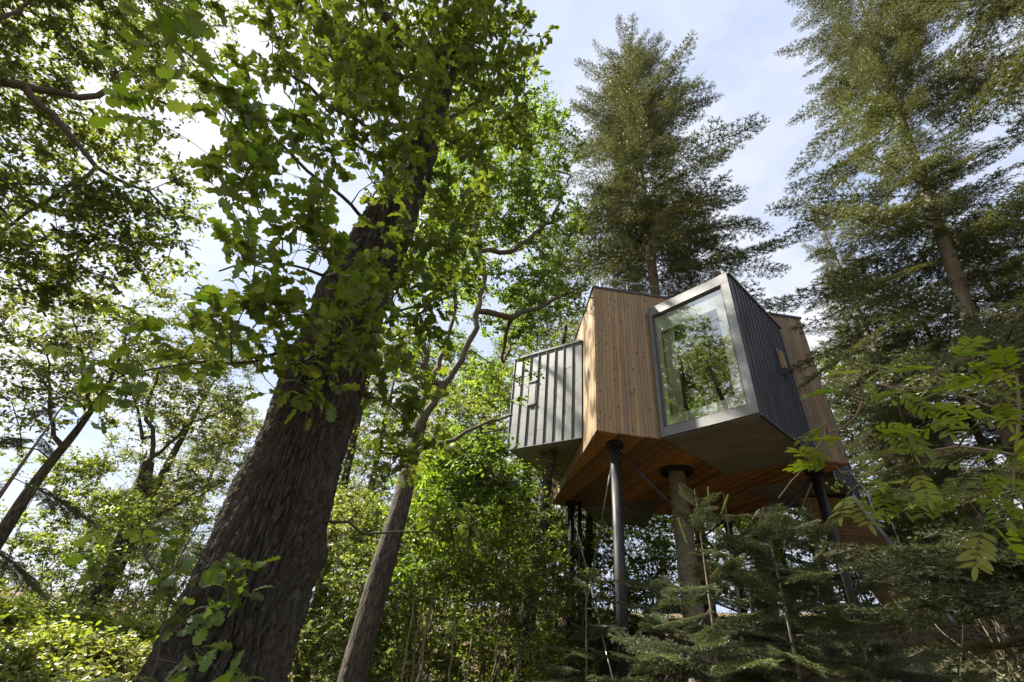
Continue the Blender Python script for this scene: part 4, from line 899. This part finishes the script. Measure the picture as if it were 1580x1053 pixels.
# ------------------------------------------------------------------ firs
FB_FAR = [fir_branch(3.0, 100 + k, 0.065, 0.014, 110, 0.08 + 0.05 * k, 0.12, 0.17, M_NEEDLE, latlen=0.33, bare_in=0.22) for k in range(5)]
FB_NEAR = [fir_branch(1.5, 120 + k, 0.03, 0.006, 300, 0.10 + 0.05 * k, 0.055, 0.07, M_NEEDLE2, latlen=0.42, bare_in=0.12, wood_r=0.009) for k in range(3)]
FB_FULL = [fir_branch(3.0, 160 + k, 0.065, 0.014, 110, 0.1 + 0.06 * k, 0.13, 0.17, M_NEEDLE, latlen=0.34, bare_in=0.04) for k in range(4)]
def conif(Lmax, shape=0.8, low=0.75): return lambda t: Lmax * min(1.0, low + (1 - low) * t / 0.2) * (1 - t) ** shape + 0.12
fir('fir_tree', (4.93, 12.28, float(ground_z(4.93, 12.28))), 'tall fir whose trunk passes up through the treehouse', 31, 13.0, FB_FAR + FB_FULL[:2], 3.0, conif(5.6, 0.45, 0.85), 0.27, 71, gap=0.58, nb=7, top_pitch=48, bot_pitch=-16, dead=6, jit=10, lmin=0.35, skip=0.08)
fir('fir_tree', (8.2, 7.4, float(ground_z(8.2, 7.4))), 'tall fir with pale knobbly trunk right of the treehouse', 24, 4.4, FB_FULL[:2] + FB_FAR, 3.0, conif(3.9, 0.5, 0.8), 0.17, 72, gap=0.5, nb=8, top_pitch=34, bot_pitch=-16, lean=(0.08, -0.11), dead=12, jit=11, lmin=0.3, skip=0.08)
fir('fir_tree', (11.5, 3.2, float(ground_z(11.5, 3.2))), 'fir reaching in over the top right corner', 22, 6.5, FB_FULL[:2] + FB_FAR, 3.0, conif(4.7, 0.5, 0.9), 0.17, 73, gap=0.55, nb=6, top_pitch=30, bot_pitch=-8, jit=11, lmin=0.4, skip=0.12)
for k, (x, y, H, lab) in enumerate([(13.5, 13.5, 17, 'shadowy fir behind the staircase, nearest its handrail'), (17.5, 12.0, 19, 'shadowy fir at the right edge above the bank'), (12.0, 20.0, 20, 'shadowy fir standing behind the right corner of the treehouse'), (19, 20, 20, 'farthest shadowy fir between the staircase and the right edge')]):
    fir('fir_tree', (x, y, float(ground_z(x, y))), lab, H, 1.3, FB_FAR + FB_FULL[:2], 3.0, conif(3.8, 0.7, 0.9), 0.2, 80 + k, gap=0.5, nb=7, top_pitch=35, bot_pitch=-16, group='dark firs on the bank', jit=10, lmin=0.4, skip=0.06)
lf = P(-95, 900, 6.3)
fir('fir_tree', (lf[0], lf[1], float(ground_z(lf[0], lf[1]))), 'drooping dark fir at the lower left edge', 3.5, 0.9, FB_NEAR, 1.5, conif(1.3, 0.6, 0.9), 0.05, 90, gap=0.42, nb=5, top_pitch=0, bot_pitch=-30, jit=10, lmin=0.4, skip=0.45)
# young firs below the house
for k, (px, d, zt, Lm, lab) in enumerate([(1112, 6.2, 3.15, 1.5, 'young fir with bright upright leading shoot below the big window'), (1040, 7.0, 2.3, 1.8, 'low young fir in front of the central tree trunk'), (1235, 6.4, 2.9, 2.4, 'bushy young fir under the right corner of the treehouse'), (905, 8.2, 2.5, 1.1, 'thin young fir beside the front black post'), (1180, 8.2, 2.9, 1.9, 'ragged young fir behind the one with the leading shoot'), (1345, 7.6, 2.8, 2.0, 'dark young fir hiding the foot of the right black post')]):
    b = P(px, 1050, d); gz = float(ground_z(b[0], b[1])); H = zt - gz + 0.3
    yf = fir('young_fir', (b[0], b[1], gz), lab, H, 0.4, FB_NEAR, 1.5, conif(Lm, 0.55, 0.9), 0.035, 95 + k, gap=0.3, nb=5, top_pitch=30, bot_pitch=-14, group='young firs below the treehouse', jit=13, lmin=0.45, skip=0.1)
    if k == 0:      # fresh upright shoots at the top
        rs = np.random.default_rng(7)
        for q, (x0, y0, x1, y1) in enumerate([(1098, 815, 1092, 752), (1108, 806, 1123, 764), (1140, 830, 1172, 786), (1060, 838, 1046, 800)]):
            a_, b_ = P(x0, y0, d - 0.1), P(x1, y1, d - 0.1); m_ = 260; t_ = rs.uniform(0.12, 1, m_); ax_ = nrmz(b_ - a_); pr = nrmz(np.cross(ax_, rs.normal(0, 1, (m_, 3)))); nd = nrmz(pr + ax_ * 0.55); w_ = np.cross(nd, ax_) * 0.0035; bs = a_ + (b_ - a_) * t_[:, None]
            wv, wf = frustums(np.array([a_]), np.array([b_]), np.array([0.009]), np.array([0.006]), 6); nv = np.stack([bs - w_, bs + w_, bs + nd * 0.03], 1).reshape(-1, 3)
            link('leading_shoot', np_mesh('leading_shoot', np.concatenate([wv, nv]), [wf, np.arange(m_ * 3).reshape(-1, 3) + len(wv)], [M_TUFT], rnd=np.concatenate([np.full(len(wv), 0.7), np.repeat(rs.beta(2, 2, m_), 3)]), smooth=False), yf)
# ------------------------------------------------------------------ background broadleaved trees (prototype + copies)
def proto_tree(name, seed, H, rad, mat, label, nclu, llen=0.13, low=0.25, lean=0.0, T=T_FAR, ntw=9, nleaf=9, tlen=0.62, squash=1.0):
    r = np.random.default_rng(seed); base = np.array([0, 0, 0.0])
    tr = [((0, 0, -0.4), 0.30 * H / 14), ((0.1, 0.05, H * 0.2), 0.23 * H / 14), ((0.25 + lean, -0.1, H * 0.45), 0.17 * H / 14), ((0.1 + lean * 2, 0.1, H * 0.7), 0.09 * H / 14), ((lean * 2.5, 0, H * 0.88), 0.03)]
    pts = []
    while len(pts) < nclu:
        z = r.uniform(low, 1); w_ = math.sin(math.pi * min(1, max(0.02, (z - low * 0.7) / (1.08 - low * 0.7)))) ** 0.7
        a = r.uniform(0, 6.28); q = rad * w_ * math.sqrt(r.random()) * (0.85 + 0.3 * math.sin(3 * a + seed + z * 7))
        if math.sin(a * 2 + z * 9 + seed) * math.sin(q * 1.3 + z * 5) > 0.55: continue
        pts.append((q * math.cos(a) + lean * 2 * z, q * math.sin(a) * squash, z * H))
    return broadleaf(name, base, label, tr, [], np.array(pts), None, mat, M_BARK2, seed, ntw=ntw, tlen=tlen, nleaf=nleaf, llen=llen, T=T, bal=0.25, tip_r=0.008, step=0.5, cap=0.12, trunk_sides=12)
def ipos(px, d):
    b = P(px, 1000, d); return (b[0], b[1], float(ground_z(b[0], b[1])) - 0.05)
protos = {'a': ('beech_tree', 201, 15, 4.2, M_OAK), 'b': ('oak_tree', 202, 13, 4.5, M_FRESH), 'c': ('ash_tree', 203, 17, 3.6, M_OLIVE)}
PR = {}
BG = [('a', 620, 22, 0.2, 1.0, 'background tree seen between the two oaks left of centre'), ('b', 700, 17, 1.3, 0.85, 'background tree with sunny crown left of the twin rear posts'),
      ('c', 800, 20, 2.2, 1.05, 'background tree rising behind the small zinc box'), ('a', 960, 25, 4.0, 0.95, 'background tree behind the front black post'),
      ('b', 880, 27, 3.0, 1.1, 'background tree behind the rear black posts'), ('c', 500, 24, 0.7, 0.95, 'background tree behind the trunk of the massive oak'),
      ('a', 1100, 26, 5.1, 1.1, 'background tree below and behind the big window box'), ('b', 380, 30, 1.9, 0.8, 'small background tree hidden low behind the massive oak'),
      ('a', 1300, 30, 0.4, 1.0, 'background tree behind the staircase'),
      ('b', 1480, 28, 4.2, 1.0, 'background tree far behind the right bank'), ('c', 200, 34, 0.4, 0.8, 'farthest background tree above the bright shrubs'), ('c', 120, 22, 3.4, 0.72, 'slender background tree left of the pale forking tree'),
      ('c', 1200, 36, 1.0, 1.1, 'farthest background tree behind the treehouse')]
for k, px, d, rz, sc, lab in BG:
    if k not in PR:
        n_, s_, H_, r_, m_ = protos[k]; PR[k] = proto_tree(n_, s_, H_, r_, m_, lab, 420); o = PR[k]; o.location = ipos(px, d); o.rotation_euler = (0, 0, rz); o.scale = (sc,) * 3
    else: o = copy_tree(PR[k], ipos(px, d), rz, sc, lab)
    o['group'] = 'trees behind the treehouse'
# trees beside the photographer, seen mirrored in the big window
for k, x, y, rz, sc, lab in [('c', -22, 1.0, 1.0, 1.5, 'tree mirrored low in the big window')]:
    o = copy_tree(PR[k], (x, y, float(ground_z(x, y)) - 0.05), rz, sc, lab); o['group'] = 'trees mirrored in the window'

# ------------------------------------------------------------------ understory shrubs and saplings
def proto_shrub(name, seed, H, rad, mat, label, nclu, llen, stems=5, T=T_MID, tlen=0.34, ntw=7, nleaf=7, zlow=0.12, cat='shrub', stem_r=0.022):
    r = np.random.default_rng(seed); root = thing(name, (0, 0, 0), label, cat); sk = Skel(seed)
    first = True
    for s in range(stems):
        a = s * 2.4 + r.uniform(0, 0.6); q = rad * r.uniform(0.25, 0.6); pts = [(0.12 * math.cos(a), 0.12 * math.sin(a), -0.1), (q * 0.4 * math.cos(a), q * 0.4 * math.sin(a), H * 0.4), (q * math.cos(a), q * math.sin(a), H * r.uniform(0.7, 0.95))]
        sk.line(pts, stem_r, 0.006, par=-1, step=0.2, wob=0.02)
    pts = []
    while len(pts) < nclu:
        z = r.uniform(zlow, 1) ; a = r.uniform(0, 6.28); w_ = (1 - abs(2 * z - 0.95) ** 2.4); q = rad * max(0.05, w_) ** 0.5 * math.sqrt(r.random()) * (0.85 + 0.25 * math.sin(3 * a + seed))
        pts.append((q * math.cos(a), q * math.sin(a), z * H))
    sk.attach(np.array(pts), step=0.25, bal=0.25, up=0.1, wob=0.03); sk.finish(0.003, cap=0.03)
    v, f = sk.mesh(0); link('stems', np_mesh('stems', v, f, [M_TWIGPALE if stems < 4 else M_TWIG]), root)['kind'] = 'stuff'
    tips, td = sk.tipdirs(); pos, ld, nn, sz, ta, te = sprigs(tips, td, ntw, tlen, nleaf, llen, r, 0.03, 0.8, 1.3)
    tv, tf = frustums(ta, te, np.full(len(ta), 0.003), np.full(len(ta), 0.0015), 3); link('twigs', np_mesh('twigs', tv, tf, [M_TWIG]), root)['kind'] = 'stuff'
    leaf_obj('foliage', T, pos, ld, nn, sz, mat, root, r)
    return root
SH = {}
defs = {'hazel': ('hazel_shrub', 301, 4.2, 2.0, M_FRESH, 210, 0.085, 5), 'sap': ('slender_sapling', 302, 5.2, 1.1, M_OAK, 100, 0.085, 2), 'low': ('bramble_shrub', 303, 1.5, 1.3, M_BRIGHT, 190, 0.075, 7), 'dark': ('holly_shrub', 304, 3.0, 1.6, M_OAK, 200, 0.08, 6)}
UND = [('hazel', 490, 11, 0.0, 1.0, 'sunny green shrub between the massive oak and the leaning oak'), ('hazel', 650, 11.5, 1.2, 1.1, 'full green shrub just right of the leaning oak trunk'), ('hazel', 760, 13, 2.2, 1.15, 'broad green shrub midway between leaning oak and rear posts'),
       ('hazel', 830, 15, 3.3, 1.1, 'green shrub directly left of the twin rear posts'), ('sap', 640, 9.5, 0.4, 1.0, 'thin pale stemmed sapling nearest the leaning oak'), ('sap', 655, 10, 2.0, 1.05, 'thin crooked sapling next to the nearest one'), ('sap', 715, 10, 3.1, 1.1, 'tall straight sapling midway to the rear posts'), ('sap', 765, 11, 4.2, 1.0, 'leaning sapling left of the ivy clad trunk'),
       ('dark', 560, 13, 0.5, 1.1, 'dark shrub behind the leaning oak trunk'), ('dark', 700, 16, 1.5, 1.4, 'deep green shrub far behind the saplings'), ('dark', 900, 19, 2.5, 1.4, 'dark shrub behind the rear posts'), ('hazel', 960, 19, 4.1, 1.2, 'green shrub seen between the front post and central trunk'), ('dark', 1010, 22, 3.5, 1.5, 'dark shrub far behind the central trunk'), ('hazel', 1180, 21, 5.0, 1.3, 'green shrub glimpsed behind the young firs'), ('dark', 1350, 21, 0.9, 1.2, 'dark shrub behind the staircase foot'),
       ('hazel', 520, 18, 0.2, 1.3, 'pale shrub low behind the sunny shrub beside the massive oak'), ('hazel', 630, 20, 1.1, 1.4, 'pale shrub filling the gap behind the leaning oak'), ('hazel', 770, 18, 2.4, 1.3, 'pale shrub behind the tall straight sapling'), ('hazel', 850, 22, 3.9, 1.5, 'pale shrub low behind the ivy clad trunk'), ('hazel', 1090, 24, 4.4, 1.5, 'pale shrub low behind the slim pale trunk'),
       ('dark', 1560, 19, 2.9, 1.1, 'dark shrub on the bank at the right edge'), ('hazel', 1500, 24, 2.9, 1.2, 'pale shrub beyond the bank'), ('hazel', 420, 13, 3.9, 1.1, 'shrub mostly hidden by the massive oak trunk'),
       ('low', 20, 6.4, 0.0, 0.85, 'bright yellow green bramble at the lower left corner'), ('low', 90, 7.2, 1.4, 0.85, 'bright yellow green bramble second from the left corner'), ('low', 165, 7.0, 2.9, 0.85, 'bright yellow green bramble beside the maple sapling'), ('low', -50, 8.5, 2.0, 1.0, 'bright bramble cut by the left edge'), ('low', 120, 9.5, 4.0, 0.95, 'bright bramble in the second row on the left'), ('low', 220, 9.2, 5.0, 0.95, 'bright bramble behind the foot of the massive oak'), ('low', 30, 11, 3.0, 1.0, 'pale bramble in the rear row on the left'),
       ('hazel', 60, 14, 0.7, 0.9, 'light green shrub behind the brambles at the left'), ('hazel', 170, 20, 1.7, 1.2, 'light green shrub at the base of the pale forking tree'), ('dark', 250, 22, 2.7, 1.2, 'grey green shrub right of the pale forking tree'), ('hazel', -40, 17, 3.2, 1.2, 'tall light shrub at the far left edge')]
for k, px, d, rz, sc, lab in UND:
    if k not in SH:
        n_, s_, H_, r_, m_, nc, ll, st = defs[k]; SH[k] = proto_shrub(n_, s_, H_, r_, m_, lab, nc, ll, st, zlow=0.45 if k == 'sap' else 0.12, cat='sapling' if k == 'sap' else 'shrub'); o = SH[k]; o.location = ipos(px, d); o.rotation_euler = (0, 0, rz); o.scale = (sc,) * 3
    else: o = copy_tree(SH[k], ipos(px, d), rz, sc, lab)
    o['group'] = {'hazel': 'green shrubs', 'sap': 'thin saplings', 'low': 'yellow green brambles', 'dark': 'dark shrubs'}[k]
# ------------------------------------------------------------------ rowan reaching in from the right
def rowan_leaf_mesh(seed, L=1.0, n=6):
    r = np.random.default_rng(seed); x = np.linspace(0.28, 0.92, n); pos = []; d = []; s = []
    sag = lambda t: -0.18 * t ** 2
    for t in x:
        for sd in (-1, 1):
            pos.append((t, 0, sag(t))); a = R(r.uniform(52, 68)); d.append((math.cos(a), sd * math.sin(a), r.uniform(-0.25, 0.1))); s.append(0.36 * (1 - 0.35 * abs(t - 0.6)) * r.uniform(0.9, 1.1))
    pos.append((0.96, 0, sag(0.96))); d.append((1, 0, -0.3)); s.append(0.32)
    pos = np.array(pos); d = np.array(d); s = np.array(s); nn = np.tile([[0, 0, 1.0]], (len(pos), 1)) + r.normal(0, 0.18, (len(pos), 3))
    v, f = place(T_LEAFLET, pos, d, nn, s); t = np.linspace(0, 0.97, 8); ax = np.stack([t, 0 * t, sag(t)], 1)
    rv, rf = frustums(ax[:-1], ax[1:], np.full(7, 0.007), np.full(7, 0.005), 3)
    rn = np.concatenate([np.full(len(v), r.beta(2, 2)), np.full(len(rv), 0.9)])
    return np_mesh('leaf', np.concatenate([v, rv]), [f, rf + len(v)], [M_ROWAN], rnd=rn)
def build_rowan():
    r = np.random.default_rng(71); base = np.array([3.0, 1.75, 0.0]); base[2] = ground_z(base[0], base[1])
    root = thing('rowan_sapling', base, 'rowan branches with bright feathery leaves reaching in from the right edge', 'sapling')
    sk = Skel(9); sk.line([base, base + (0.02, 0, 1.5), base + (-.05, .05, 2.6), base + (-.1, .1, 3.4)], 0.03, 0.015, step=0.15)
    for pts in ([(1560, 640, 2.6), (1480, 610, 2.35), (1400, 600, 2.2), (1330, 590, 2.15)], [(1570, 700, 2.6), (1480, 690, 2.4), (1380, 700, 2.2), (1300, 730, 2.1)], [(1570, 760, 2.6), (1520, 730, 2.3)], [(1330, 640, 2.2), (1272, 668, 2.15), (1262, 700, 2.15), (1222, 750, 2.15), (1205, 770, 2.15)], [(1570, 560, 2.6), (1500, 545, 2.3)]):
        sk.line([P(*p) for p in pts], 0.008, 0.003, step=0.08, wob=0.006)
    tg = [(1330, 578, 2.1), (1305, 605, 2.1), (1470, 555, 2.1), (1435, 572, 2.1), (1505, 565, 2.2), (1420, 622, 2.1), (1380, 602, 2.1), (1450, 640, 2.15), (1560, 575, 2.2), (1540, 612, 2.2), (1310, 680, 2.1), (1335, 665, 2.1), (1275, 655, 2.1), (1335, 738, 2.05), (1308, 762, 2.05), (1355, 748, 2.05), (1410, 722, 2.1), (1500, 728, 2.2), (1520, 760, 2.2), (1545, 705, 2.2), (1520, 805, 2.15), (1490, 768, 2.15), (1560, 725, 2.2), (1390, 640, 2.15), (1350, 700, 2.1), (1570, 650, 2.3), (1480, 590, 2.2), (1290, 720, 2.1), (1530, 640, 2.3), (1560, 800, 2.3)]
    sk.attach(np.array([P(*t) for t in tg]), step=0.08, bal=0.1, up=0.06, wob=0.006); sk.finish(0.0022, cap=0.02)
    v, f = sk.mesh(0); link('stems', np_mesh('stems', v, f, [M_TWIGPALE]), root)['kind'] = 'stuff'
    ms = [rowan_leaf_mesh(400 + k) for k in range(7)]; tips, td = sk.tipdirs()
    for i in range(len(tips)):
        for q in range(2 if i % 3 else 3):
            d = nrmz(td[i] * 0.5 + r.normal(0, 0.6, 3) * np.array([1, 1, 0.35]) + np.array([-0.35, -0.1, -0.25])); n_ = np.array([0, 0, 1.0]) + r.normal(0, 0.3, 3); n_ = nrmz(n_ - d * (n_ @ d)); s_ = np.cross(n_, d)
            o_ = bpy.data.objects.new('leaf', ms[int(r.integers(7))]); COL.objects.link(o_); o_.parent = root
            m = Matrix([[d[0], s_[0], n_[0], 0], [d[1], s_[1], n_[1], 0], [d[2], s_[2], n_[2], 0], [0, 0, 0, 1]]) @ Matrix.Scale(float(r.uniform(0.115, 0.17)), 4)
            m.translation = Vector(tips[i]) - root.location; o_.matrix_local = m
    bp = P(1292, 745, 2.05)
    for k in range(16):
        c = bp + r.normal(0, 0.014, 3); c[2] -= 0.02
        rod('berry', c, c + (0, 0, 0.008), 0.0045, M_BERRY, root, 6, 0.003)
build_rowan()

# ------------------------------------------------------------------ near fir whose sprays hang in from the right
def build_near_fir():
    r = np.random.default_rng(77); base = np.array([5.2, 1.9, 0.0]); base[2] = ground_z(base[0], base[1])
    root = thing('fir_tree', base, 'near fir whose pale sprays hang in front of the right hand trees', 'fir tree')
    v, f, bc = tube([base + (0, 0, -0.3), base + (0, 0, 4), base + (0.05, 0, 6.6)], [0.16, 0.09, 0.02], 16, 0.15, 0.02, 7, 0.2); link('trunk', np_mesh('trunk', v, f, [M_BARKFIR], bc=bc), root)
    ms = [fir_branch(2.6, 140 + k, 0.03, 0.006, 260, 0.06 + 0.05 * k, 0.07, 0.075, M_NEEDLE2, latlen=0.33, bare_in=0.3, wood_r=0.012) for k in range(3)]
    for px, py, d, rise in [(1345, 500, 3.2, 0.35), (1410, 545, 3.4, 0.25), (1260, 770, 3.3, 0.3), (1330, 690, 3.4, 0.2), (1390, 900, 3.2, 0.55), (1330, 860, 3.5, 0.5), (1460, 680, 3.3, 0.3), (1480, 820, 3.6, 0.4), (1400, 780, 3.7, 0.3), (1300, 560, 3.8, 0.2), (1500, 460, 3.6, 0.3), (1440, 950, 3.6, 0.5), (1290, 880, 3.4, 0.4), (1310, 805, 3.6, 0.3), (1255, 830, 3.5, 0.35), (1370, 950, 3.8, 0.4), (1400, 850, 3.9, 0.4), (1540, 900, 3.4, 0.4)]:
        tip = P(px, py, d); b = np.array([base[0], base[1], tip[2] + rise]); dv = tip - b; L = np.linalg.norm(dv); d_ = dv / L
        n_ = np.array([0, 0, 1.0]) + r.normal(0, 0.15, 3); n_ = nrmz(n_ - d_ * (n_ @ d_)); s_ = np.cross(n_, d_)
        o_ = bpy.data.objects.new('branch', ms[int(r.integers(3))]); COL.objects.link(o_); o_.parent = root
        m = Matrix([[d_[0], s_[0], n_[0], 0], [d_[1], s_[1], n_[1], 0], [d_[2], s_[2], n_[2], 0], [0, 0, 0, 1]]) @ Matrix.Scale(L / 2.6, 4); m.translation = Vector(b) - root.location; o_.matrix_local = m
build_near_fir()

# ------------------------------------------------------------------ bare and ivy clad trunks
def bare_trunk(name, px0, px1, py1, d, r0, label, seed, top=9.0, mat=M_BARKFIR, stubs=7, cat='tree trunk'):
    r = np.random.default_rng(seed); a = P(px0, 1040, d); a[2] = ground_z(a[0], a[1]); b = P(px1, py1, d); dv = nrmz(b - a); dv = dv / max(dv[2], 0.3); t = a + dv * top
    root = thing(name, a, label, cat)
    pts = [a - dv * 0.3] + [a + (t - a) * k / 5 + (r.normal(0, 0.05, 3) * (1, 1, 0) if 0 < k < 5 else 0) for k in range(6)]
    v, f, bc = tube(pts, [r0 * (1.1 - 0.13 * k) for k in range(7)], 12, 0.15, 0.03, seed, 0.25); link('trunk', np_mesh('trunk', v, f, [mat], bc=bc), root)
    for q in range(stubs):
        p = a + (t - a) * r.uniform(0.1, 0.95); az = r.uniform(0, 6.28); l = r.uniform(0.2, 0.9)
        rod('dead_branch', p, p + np.array([math.cos(az) * l, math.sin(az) * l, l * r.uniform(-0.35, 0.25)]), 0.012, M_TWIG, root, 5, 0.003)
    return root, pts
bare_trunk('slim_fir', 1200, 1185, 800, 19.5, 0.33, 'pale stout trunk glimpsed through the young firs', 501)
bare_trunk('slim_fir', 1150, 1128, 850, 12.5, 0.06, 'slim pale trunk left of the stout pale one', 502, 5)
bare_trunk('slim_fir', 1075, 1062, 850, 13.5, 0.055, 'slim pale trunk close right of the central trunk', 503, 5)
bare_trunk('slim_fir', 1300, 1262, 850, 15, 0.07, 'slim trunk behind the right black post', 504, 3.6)
bare_trunk('slim_fir', 1590, 1510, 820, 15.5, 0.13, 'slanting mossy trunk standing beside the staircase handrail', 505, 8)
bare_trunk('slim_fir', 1680, 1560, 780, 12, 0.11, 'dark slanting trunk at the lower right edge', 506, 8, M_BARK2)
bare_trunk('slim_fir', 1660, 1475, 740, 18, 0.10, 'thin leaning trunk far behind the bank', 507, 8)
def ivy_trunk(px0, px1, py1, d, r0, label, seed):
    root, pts = bare_trunk('ivy_clad_tree', px0, px1, py1, d, r0, label, seed, 11, M_BARK2, 4, 'tree'); r = np.random.default_rng(seed)
    pts = np.array(pts[1:]); n = 260; t = r.random(n) ** 0.8 * (len(pts) - 1.01); i = t.astype(int); p = pts[i] + (pts[i + 1] - pts[i]) * (t - i)[:, None]; a = r.uniform(0, 6.28, n); dr = np.stack([np.cos(a), np.sin(a), 0.3 + 0 * a], 1)
    pos, ld, nn, sz, ta, te = sprigs(p + dr * r0 * 0.9, dr, 3, 0.3, 7, 0.08, r, 0.15, 0.6, 0.6)
    leaf_obj('ivy', T_FAR, pos, ld, nn, sz, M_FRESH, root, r)
ivy_trunk(800, 838, 780, 13, 0.22, 'ivy clad trunk left of the twin rear posts', 511)
ivy_trunk(905, 905, 850, 20, 0.2, 'ivy clad trunk seen between the black posts', 512)
ivy_trunk(470, 520, 800, 15, 0.2, 'ivy clad trunk just right of the massive oak', 513)

def dead_brush():
    r = np.random.default_rng(81); a = P(1565, 970, 10.5); a[2] = ground_z(a[0], a[1]); b = P(1440, 770, 10.5)
    root = thing('dead_branch_pile', a, 'pale tangle of dead fallen branches leaning on the right bank', 'dead branches')
    for k in range(20):
        s = a + (b - a) * r.uniform(0, 0.55) + r.normal(0, 0.12, 3); e = s + (b - a) * r.uniform(0.25, 0.55) + r.normal(0, 0.35, 3); m = (s + e) / 2 + r.normal(0, 0.28, 3); e2_ = e + r.normal(0, 0.3, 3)
        v, f, bc = tube([s, m, e, e2_], [0.014 * r.uniform(0.5, 1.3), 0.009, 0.006, 0.003], 6, 0.06, 0, k); link('stick', np_mesh('stick', v, f, [M_TWIGPALE if k % 3 == 0 else M_TWIG], bc=bc), root)
    v, f, bc = tube([a - (b - a) * 0.05, (a + b) / 2 + (0.1, 0, 0), b], [0.05, 0.035, 0.012], 9, 0.1, 0.05, 3); link('stick', np_mesh('stick', v, f, [M_BARK2], bc=bc), root)
dead_brush()

# ------------------------------------------------------------------ forest floor cover
M_LITTER = leaf_mat('dead_leaf', (0.09, 0.055, 0.03), (0.2, 0.13, 0.075), (0.36, 0.25, 0.15), 0.12, (1.2, 1, .7), 0.8, 0.1)
def floor_cover():
    r = np.random.default_rng(91); n = 26000
    x = r.uniform(1, 19, n); y = r.uniform(4, 19, n); z = ground_z(x, y); pos = np.stack([x, y, z + 0.02], 1)
    d = nrmz(r.normal(0, 1, (n, 3)) * (1, 1, 0.25)); nn = nrmz(np.array([0, 0, 1.0]) + r.normal(0, 0.45, (n, 3)))
    o = leaf_obj('leaf_litter', T_FAR, pos, d, nn, r.uniform(0.06, 0.14, n), M_LITTER, None, r); tag(o, 'brown leaf litter strewn over the forest floor', 'leaf litter', kind='stuff')
    n = 900; x = r.uniform(-8, 24, n); y = r.uniform(5, 26, n); keep = (0.8 * x + 0.45 * y < 10.4) | (0.8 * x + 0.45 * y > 13) | (r.random(n) < 0.22); x, y = x[keep], y[keep]
    tp = np.stack([x, y, ground_z(x, y) + 0.05], 1); pos, ld, nn, sz, ta, te = sprigs(tp, np.tile([[0, 0, 1.0]], (len(tp), 1)), 5, 0.32, 6, 0.085, r, 0.0, 0.7, 1.5)
    o = leaf_obj('ground_cover', T_FAR, pos, ld, nn, sz, M_OAK, None, r); tag(o, 'low green plants covering the forest floor', 'ground cover', kind='stuff')
    n = 260; x = r.uniform(4, 18, n); y = r.uniform(6, 18, n); a = r.uniform(0, 6.28, n); l = r.uniform(0.2, 0.7, n); p0 = np.stack([x, y, ground_z(x, y) + 0.03], 1); x2 = x + np.cos(a) * l; y2 = y + np.sin(a) * l; p1 = np.stack([x2, y2, ground_z(x2, y2) + 0.05], 1)
    v, f = frustums(p0, p1, np.full(n, 0.012), np.full(n, 0.006), 5); o = link('fallen_twigs', np_mesh('fallen_twigs', v, f, [M_TWIGPALE])); tag(o, 'fallen twigs scattered on the earth bank', 'twigs', kind='stuff')
floor_cover()
